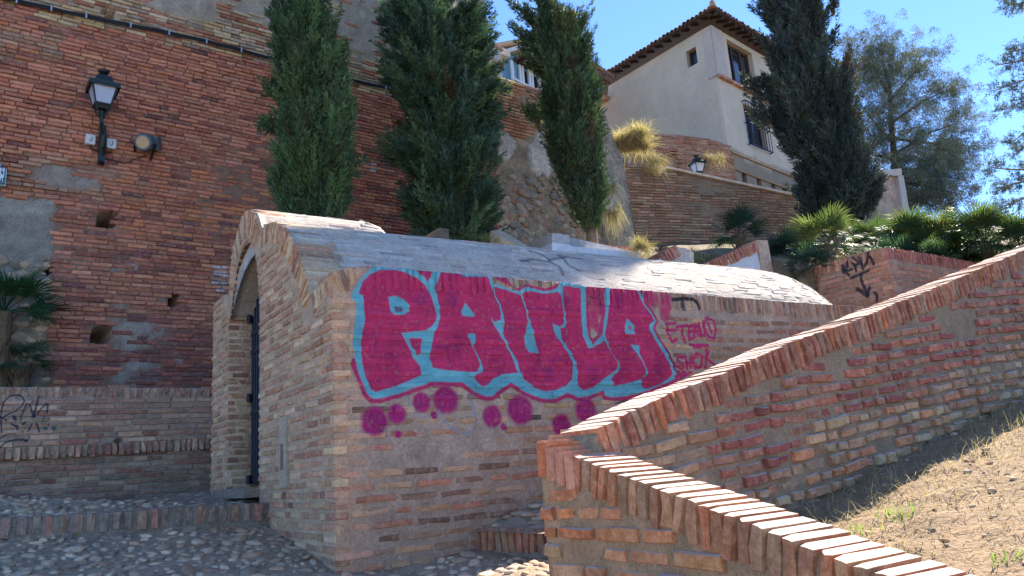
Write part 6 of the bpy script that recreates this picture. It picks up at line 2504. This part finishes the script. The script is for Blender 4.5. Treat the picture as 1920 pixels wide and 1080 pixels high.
def frond_mesh(seed):
    r = np.random.default_rng(seed)
    b = Buf()
    b.tube([np.array([0, 0, 0.]), np.array([.28, 0, .02]), np.array([.5, 0, 0])], [.010, .007, .006], 5)
    n = 26
    for k in range(n):
        a = R_(-105 + 210 * k / (n - 1)) + r.normal(0, .02)
        L = .50 * (1 - .30 * (abs(a) / 1.83) ** 2) * r.uniform(.9, 1.08)
        d = np.array([math.cos(a), math.sin(a), .10 * math.cos(k * math.pi) * .2])
        s = np.array([-math.sin(a), math.cos(a), 0])
        o = np.array([.5, 0, 0])
        p1 = o + d * L * .5 + np.array([0, 0, .03])
        p2 = o + d * L * .8 + np.array([0, 0, .01 - .03 * r.random()])
        p3 = o + d * L + np.array([0, 0, -.04 - .10 * r.random()])
        fold = np.array([0, 0, .006])
        V = [o, p1 - s * .014, p1 + fold, p1 + s * .014, p2 - s * .008, p2 + s * .008, p3]
        b.add(V, [[0, 1, 2], [0, 2, 3], [1, 4, 2], [2, 4, 5], [2, 5, 3], [4, 6, 5]])
    me_o = b.build('frond', m_frond)
    me = me_o.data
    bpy.data.objects.remove(me_o)
    return me


FM_ = [frond_mesh(i) for i in range(4)]


def palm(label, px, py, D, rpx, n, pal, h=.5, dead=0, group='fan palms on the terrace', seed=1, el=(-.5, 1.35), ground=None):
    r = np.random.default_rng(seed)
    c = P(px, py, D)
    R = rpx / F * D
    gz = float(hill_z(c[0], c[1])) if ground is None else ground
    gz = min(gz, c[2] - h * .5)
    root = empty('fan_palm', (c[0], c[1], gz), label, 'palm', group)
    b = Buf()
    b.tube([np.array([c[0], c[1], gz - .05]), c], [.09, .075], 10)
    for k in range(30):
        a = r.uniform(0, 6.28)
        zz = r.uniform(gz, c[2])
        p = np.array([c[0] + .08 * math.cos(a), c[1] + .08 * math.sin(a), zz])
        b.tube([p, p + np.array([math.cos(a) * .06, math.sin(a) * .06, .09])], [.015, .004], 4)
    b.build('trunk', m_ptrunk, root)
    for k in range(n):
        az = k * 2.399 + r.normal(0, .2)
        e = r.uniform(*el) if k >= dead else r.uniform(-1.2, -.6)
        o = bpy.data.objects.new('frond', FM_[r.integers(4)])
        COL.objects.link(o)
        o.parent = root
        s = R * r.uniform(.8, 1.15)
        m = Matrix.Rotation(az, 4, 'Z') @ Matrix.Rotation(-e, 4, 'Y') @ Matrix.Rotation(r.normal(0, .35), 4, 'X') @ Matrix.Diagonal((s, s, s, 1))
        m.translation = Vector((0, 0, c[2] - gz))
        o.matrix_local = m
        col = np.array(pal[r.integers(len(pal))]) * r.uniform(.8, 1.2) if k >= dead else np.array((.36, .28, .16)) * r.uniform(.7, 1.2)
        o.color = (*np.clip(col, 0, 1), 1)
    return root


pg = [(.05, .09, .04), (.07, .11, .045), (.045, .08, .045), (.09, .13, .05)]
py_ = [(.12, .14, .05), (.16, .17, .065), (.09, .12, .05), (.07, .10, .04)]  # yellow greens with sunlight put into the colour
pd = [(.03, .06, .04), (.04, .08, .05), (.035, .07, .05)]  # dark greens with shade put into the colour
palm('dark fan palm in the shade against the grey brown retaining wall', 1385, 440, 13.0, 66, 26, pd, seed=3)
palm('sunlit yellow green fan palm with dry drooping fronds right of the stair cheek', 1552, 462, 10.9, 82, 46, py_, dead=16, seed=4)
palm('low shaded fan palm in the gap left of the sunlit yellow green one', 1470, 490, 11.6, 74, 34, pd, seed=5)
palm('shaded fan palm tucked under the sunlit one at the terrace corner', 1515, 505, 10.4, 60, 26, pd, seed=15)
palm('dusky fan palm at the foot of the massive cypress', 1640, 465, 12.4, 78, 34, pg, seed=6)
palm('bright green fan palm above the terrace corner, left of its paler neighbour', 1708, 468, 11.6, 88, 44, pg + py_[:1], seed=7, el=(-.6, 1.45))
palm('pale tipped fan palm in the middle of the terrace row', 1770, 472, 11.2, 86, 44, pg + py_[:2], seed=8, el=(-.6, 1.45))
palm('tallest fan palm with stiff spiky fronds against the sky', 1848, 458, 10.8, 96, 44, pg + py_[2:], seed=9, el=(-.6, 1.45))
palm('fan palm at the right edge of the picture below the conifer boughs', 1915, 470, 10.6, 88, 38, pg + py_[2:], seed=10, el=(-.6, 1.45))
palm('deep green fan palm filling the shadow under the terrace row', 1808, 495, 11.4, 74, 30, pg, seed=12)
palm('shady fan palm between the dusky one and the bright green one', 1672, 488, 10.9, 60, 28, pd, seed=13)
palm('deep green fan palm low between the two palest ones', 1738, 496, 10.8, 66, 26, pg, seed=18)
palm('fan palm at the left edge in front of the bare rubble panel', 8, 585, 7.9, 118, 30, [(.03, .09, .04), (.045, .12, .05), (.03, .07, .045)], group='fan palms behind the low wall', seed=11, ground=1.6 + .85, el=(-.3, 1.2))
palm('small fan palm low beside the bare rubble panel', 42, 680, 8.0, 70, 14, [(.03, .08, .04), (.045, .10, .05)], group='fan palms behind the low wall', seed=14, ground=1.6 + .8)

# ---- straw and dry shrubs


def tuft(label, px, py, D, rpx, n, cols, seed, name='dry_grass_clump', bend=.8, tilt=.9, W=.006, cat='dry grass', group='dry grass clumps up the hill'):
    global rg
    rg = np.random.default_rng(seed)
    c = P(px, py, D)
    R = rpx / F * D
    e = empty(name, c, label, cat, group)
    k = rg.integers(9, size=n)
    kx, ky, kz = rg.normal(0, R * .33, 9), rg.normal(0, R * .25, 9), rg.normal(0, R * .2, 9)
    X = c[0] + kx[k] + rg.normal(0, R * .14, n)
    Y = c[1] + ky[k] + rg.normal(0, R * .14, n)
    Z = c[2] + kz[k] + rg.normal(0, R * .08, n)
    cc = np.array(cols)[rg.integers(len(cols), size=n)] * rg.uniform(.5, 1.25, (n, 1))
    V, T, C = blades(n, X, Y, Z, R * .85 * rg.uniform(.5, 1.2, n), W, tilt + rg.normal(0, .45, n), cc, bend, 5)
    mesh_np('blades', V, T, m_straw, e, C)


sg = [(.55, .45, .28), (.62, .52, .34), (.42, .34, .2), (.30, .23, .13)]
sb_ = [(.36, .29, .2), (.30, .24, .17), (.42, .34, .22)]
tuft('big golden clump of dry grass glowing on top of the rubble wall end', 1180, 272, 14.0, 44, 3600, sg, 1, W=.009, bend=.35, tilt=.75)
tuft('golden dry grass hanging down the leaning plaster beside the thin cypress', 1143, 345, 13.0, 26, 500, sg, 2, bend=1.6, tilt=.1)
tuft('lower straw wisps on the leaning plaster near the cypress foot', 1150, 395, 12.9, 26, 450, sg, 3, bend=1.8, tilt=0)
tuft('brownish dead shrub on the retaining wall, just right of the golden clump', 1232, 312, 16.4, 44, 900, sb_, 4, tilt=.6)
tuft('brownish dead shrub behind the distant lantern', 1338, 300, 18.5, 36, 700, sb_, 5, tilt=.8)
tuft('straw litter heap behind the whitewashed ledge', 1205, 468, 10.9, 34, 700, sg, 6, tilt=.1, bend=.1)
tuft('pale straw patch between the two stair cheeks', 1312, 482, 10.9, 30, 500, sg, 7, tilt=.1, bend=.1)
tuft('dark matted twigs beside the short row of red bricks', 1246, 470, 10.6, 26, 500, [(.12, .09, .06), (.18, .13, .09)], 8, tilt=.5, bend=.5)
tuft('leafy green sprig growing from the rubble wall beside the cypress', 1000, 212, 12.4, 24, 300, [(.16, .2, .09), (.2, .24, .12)], 9, name='wall_shrub', cat='shrub', W=.02, tilt=.3, bend=.3)
tuft('green sprig poking out at the corner of the tall wall', 935, 158, 11.6, 26, 340, [(.1, .15, .07), (.2, .24, .12)], 10, name='wall_shrub', cat='shrub', W=.022, tilt=.4, bend=.2)
tuft('pale weeds beside the fallen stone block', 912, 448, 9.3, 22, 240, [(.3, .32, .16), (.2, .24, .1)], 12, name='weed_clump', cat='weed', tilt=1.1, bend=.4)
tuft('thin dry stalks growing from the step edge', 160, 996, 4.58, 26, 16, [(.3, .28, .15)], 13, name='weed_clump', cat='weed', tilt=1.3, bend=.1, W=.003)

# ------------------------------------------------------------------ things on the tall wall
m_gr = plain('dark_green_iron', (.012, .022, .022), .45, .2, .5)
m_frost = plain('frosted_lantern_glass', (.42, .47, .55), .3, 0, .5)
m_cable = plain('black_cable', (.012, .013, .016), .6)
cab = empty('wall_cable', FT.pt(*FT.uv(300, 63), .03), 'black double cable sagging across the tall wall at the top left', 'cable')
for off_, x0, x1 in ((0, -120, 905), (.026, -120, 905)):
    pts = []
    for x in np.linspace(x0, x1, 70):
        y = cable_y(x) if x > 0 else .225 * x
        u, v = FT.uv(x, float(y))
        pts.append(FT.pt(u, v + off_, .045 + .006 * math.sin(x * .09)))
    b = Buf()
    b.tube(pts, .013, 7)
    b.build('cable', m_cable, cab)
for x in (30, 95, 160, 243, 315, 385, 450, 640, 720):
    u, v = FT.uv(x, float(cable_y(x)))
    b = Buf()
    b.box(FT.pt(u, v + .013, .05), (FT.U, FT.V, FT.N), (.018, .075, .035))
    b.build('clip', plain('zinc', (.4, .4, .4), .4, .6) if x == 30 else bpy.data.materials['zinc'], cab)
hook = [(909, 27), (902, 27), (895, 33), (891, 45), (890, 60), (892, 80), (895, 105), (898, 135)]
pp_ = [FT.pt(*FT.uv(*p), .10) for p in hook]
pp_[0] = FT.pt(*FT.uv(909, 30), -.1)
b = Buf()
b.tube(pp_, .026, 9)
e = empty('drain_hose', pp_[3], 'dark hooked pipe coming over the right end of the tall wall', 'pipe')
b.build('pipe', m_cable, e)


def lantern(root_loc, ax, s, root, arm_len):
    """tapered four-sided street lantern; origin at the bottom of the cage; ax = right, up, out"""
    Rr, Uu, Oo = ax
    g = lambda x, y, z: root_loc + (Rr * x + Uu * y + Oo * z) * s
    w0, w1, h0, h1 = .10, .175, .06, .36

    def ring(w, h):
        return [g(-w, h, -w), g(w, h, -w), g(w, h, w), g(-w, h, w)]
    lo, hi = ring(w0, h0), ring(w1, h1)
    for i in range(4):
        b = Buf()
        b.tube([lo[i], hi[i]], .013 * s, 6)
        b.build('cage_post', m_gr, root)
        j = (i + 1) % 4
        b = Buf()
        q = [lo[i] * .94 + lo[j] * .06, lo[j] * .94 + lo[i] * .06, hi[j] * .94 + hi[i] * .06, hi[i] * .94 + hi[j] * .06]
        cn = sum(q) / 4
        inn = (g(0, .2, 0) - cn) * .06
        b.hexa(np.array(q + [p + inn for p in q]))
        b.build('pane', m_frost, root)
    b = Buf()
    for rg_, th in ((lo, .018), (hi, .02)):
        for i in range(4):
            b.tube([rg_[i], rg_[(i + 1) % 4]], th * s, 6)
    b.build('cage_frame', m_gr, root)
    b = Buf()
    r1, r2, r3 = ring(.205, .37), ring(.205, .31), ring(.10, .47)
    b.hexa(np.array(ring(.205, .36) + ring(.21, .385)))
    b.hexa(np.array(ring(.20, .385) + ring(.12, .43)))
    for i in range(4):
        j = (i + 1) % 4
        b.hexa(np.array([r2[i], r2[j], r1[j], r1[i]] + [p * .97 + g(0, .34, 0) * .03 for p in (r2[i], r2[j], r1[j], r1[i])]))
    b.build('canopy', m_gr, root)
    b = Buf()
    b.hexa(np.array(ring(.12, .43) + ring(.10, .52)))
    b.build('chimney', m_gr, root)
    b = Buf()
    b.tube([g(0, .52, 0), g(0, .57, 0), g(0, .60, 0), g(0, .63, 0), g(0, .66, 0)], [.03 * s, .025 * s, .07 * s, .085 * s, .02 * s], 12)
    b.build('finial', m_gr, root)
    b = Buf()
    for i in range(4):
        p = lo[i]
        q = g(0, -.12, 0)
        b.tube([p, p * .75 + q * .25 - Uu * .03 * s, p * .35 + q * .65 - Uu * .05 * s, q], .012 * s, 6)
    b.hexa(np.array(ring(.075, .0) + ring(.10, .05)))
    b.tube([g(0, -.12, 0), g(0, -.03, 0)], [.02 * s, .05 * s], 10)
    b.build('cradle', m_gr, root)


ZUP = np.array([0, 0, 1.0])
ul, vl = FT.uv(189, 297)
lb = FT.pt(ul, vl, .02)
D_l = 8.0
WL = empty('wall_lantern', lb, 'dark green four sided lantern on a wrought bracket, fixed to the tall red wall', 'street lamp')
ut, vt_ = FT.uv(190, 212)
hd = FT.pt(ut, vt_, .30)
# bring the lantern head to its place in the photograph at the end of its bracket
k_ = proj(hd)
hd = P(191, 206, hd[1])
ax3 = (FT.U, ZUP, FT.N)
scl = 58.0 / 1450 * hd[1] / .42
lantern(hd, ax3, scl, WL, .3)
b = Buf()
b.tube([lb + ZUP * .0, lb + ZUP * .12 + FT.N * .05, lb + ZUP * .26 + FT.N * .12, hd - ZUP * .20 * scl, hd - ZUP * .10 * scl], [.03, .045, .028, .022, .028], 10)
b.tube([lb + ZUP * .05, lb + ZUP * .10 + FT.N * .14, lb + ZUP * .22 + FT.N * .20, hd - ZUP * .16 * scl], .012, 7)
b.build('bracket', m_gr, WL)
b = Buf()
b.box(FT.pt(ul, vl + .16, .03), (FT.U, FT.V, FT.N), (.07, .50, .05))
b.tube([FT.pt(ul, vl - .10, .05), FT.pt(ul, vl - .06, .06)], [.01, .04], 8)
b.build('wall_plate', m_gr, WL)

m_box = plain('cream_plastic', (.62, .62, .57), .45)
for (x, y, lab) in ((168, 265, 'small white junction box left of the wall lantern bracket'), (207, 273, 'small white junction box right of the wall lantern bracket')):
    u, v = FT.uv(x, y)
    e = empty('junction_box', FT.pt(u, v), lab, 'junction box', 'junction boxes by the lantern')
    b = Buf()
    b.box(FT.pt(u, v, .04), (FT.U, FT.V, FT.N), (.105, .125, .07))
    o = b.build('case', m_box, e)
    bv = o.modifiers.new('bev', 'BEVEL')
    bv.width = .012
    bv.segments = 2
    b = Buf()
    b.tube([FT.pt(u + .012, v + .03, .077), FT.pt(u + .012, v - .01, .077), FT.pt(u, v - .03, .077), FT.pt(u - .012, v - .012, .077)], .004, 5)
    b.build('mark', m_gr, e)
    b = Buf()
    b.tube([FT.pt(u, v - .06, .03), FT.pt(u + .01, v - .10, .03), FT.pt(ul, v - .13, .03)], .008, 6)
    b.build('lead', m_cable, e)

u, v = FT.uv(266, 276)
fc = FT.pt(u, v, .16)
FLo = empty('floodlight', fc, 'grey round floodlight aimed down beside the lantern on the tall wall', 'floodlight')
aim = unit(-0.45 * FT.U + FT.N * .75 - ZUP * .35)
sx = unit(np.cross(aim, ZUP))
sy = np.cross(sx, aim)
m_fg = plain('grey_metal', (.10, .14, .16), .5, .4)
b = Buf()
b.tube([fc - aim * .14, fc - aim * .09, fc + aim * .02, fc + aim * .05, fc + aim * .075], [.06, .105, .115, .11, .098], 10)
b.box(fc - aim * .10 + FT.U * .04, (sx, sy, aim), (.2, .16, .14))
b.build('housing', m_fg, FLo)
b = Buf()
b.tube([fc + aim * .076, fc + aim * .082], [.08, .075], 20)
b.build('lens', plain('lamp_lens', (.40, .37, .31), .12, .6, .8), FLo)
b = Buf()
b.tube([fc - sx * .12 - sy * .02, fc - sx * .10 - FT.N * .14 - sy * .12, FT.pt(u + .1, v - .16, .0)], .014, 6)
b.tube([fc + sx * .12 - sy * .02, fc + sx * .10 - FT.N * .14 - sy * .12, FT.pt(u - .02, v - .16, .0)], .014, 6)
b.build('yoke', m_gr, FLo)
b = Buf()
b.tube([FT.pt(ul + .05, vl + .0, .03), FT.pt(ul + .25, vl - .03, .03), FT.pt(u - .02, v - .14, .03), FT.pt(u + .06, v - .12, .05)], .005, 6)
b.build('lead', m_cable, FLo)

# ceramic street plaque at the left edge
PQ = FT.uv(12, 325)
e = empty('street_plaque', FT.pt(PQ[0], PQ[1]), 'white ceramic street name plaque with green edge, cut by the left edge', 'sign')
wq, hq = .62, .33
uc = PQ[0] - wq / 2


def plaque(out, depth, sh, col, name, mat):
    pts = []
    for k in range(17):
        a = math.pi * k / 16
        pts.append((uc + math.cos(a) * (wq / 2 - .05 - sh), PQ[1] + .04 + math.sin(a) * (.15 - sh)))
    pts = [(uc + wq / 2 - sh, PQ[1] - hq / 2 + sh), (uc + wq / 2 - sh, PQ[1] + .04)] + pts + [(uc - wq / 2 + sh, PQ[1] + .04), (uc - wq / 2 + sh, PQ[1] - hq / 2 + sh)]
    k = len(pts)
    fr = [FT.pt(p[0], p[1], out) for p in pts]
    bk = [FT.pt(p[0], p[1], out - depth) for p in pts]
    b = Buf()
    cnt = FT.pt(uc, PQ[1], out)
    b.add(fr + bk, [[i, (i + 1) % k, (i + 1) % k + k, i + k] for i in range(k)], col)
    b.add(fr + [cnt], [[k, i, (i + 1) % k] for i in range(k)], col)
    b.build(name, mat, e)


plaque(.045, .05, 0, (1, 1, 1), 'rim', plain('pale_green_rim', (.35, .48, .45), .3))
plaque(.050, .012, .012, (1, 1, 1), 'border', plain('dark_green_line', (.03, .10, .10), .3))
plaque(.055, .012, .022, (1, 1, 1), 'face', plain('glazed_white', (.62, .68, .72), .2))
m_ink = plain('blue_black_glaze', (.02, .05, .07), .3)
A_ = lambda x, y: FT.pt(*FT.uv(x, y), .058)
for pts_ in ([(-1, 348), (1.5, 337), (3.5, 348)], [(0, 344), (3, 344)], [(4, 338), (8.5, 338)], [(6.2, 338), (6.2, 348)], [(1, 328), (5, 325)], [(2, 322), (4, 330)], [(0, 318), (3, 312), (4, 320)]):
    b = Buf()
    b.tube([A_(*p) for p in pts_], .005, 5)
    b.build('lettering', m_ink, e)

# far lantern behind the retaining wall
pl_ = P(1310, 327, 17.4)
SL = empty('terrace_lantern', pl_ - [0, 0, .6], 'distant teal street lantern standing behind the pale top of the retaining wall', 'street lamp')
sc_ = 27.0 / 1450 * 17.4 / .42
lantern(pl_, (FM.U, ZUP, FM.N), sc_, SL, 0)
b = Buf()
b.tube([pl_ - [0, 0, 1.2], pl_ - [0, 0, .1]], .03, 8)
b.build('post', m_gr, SL)
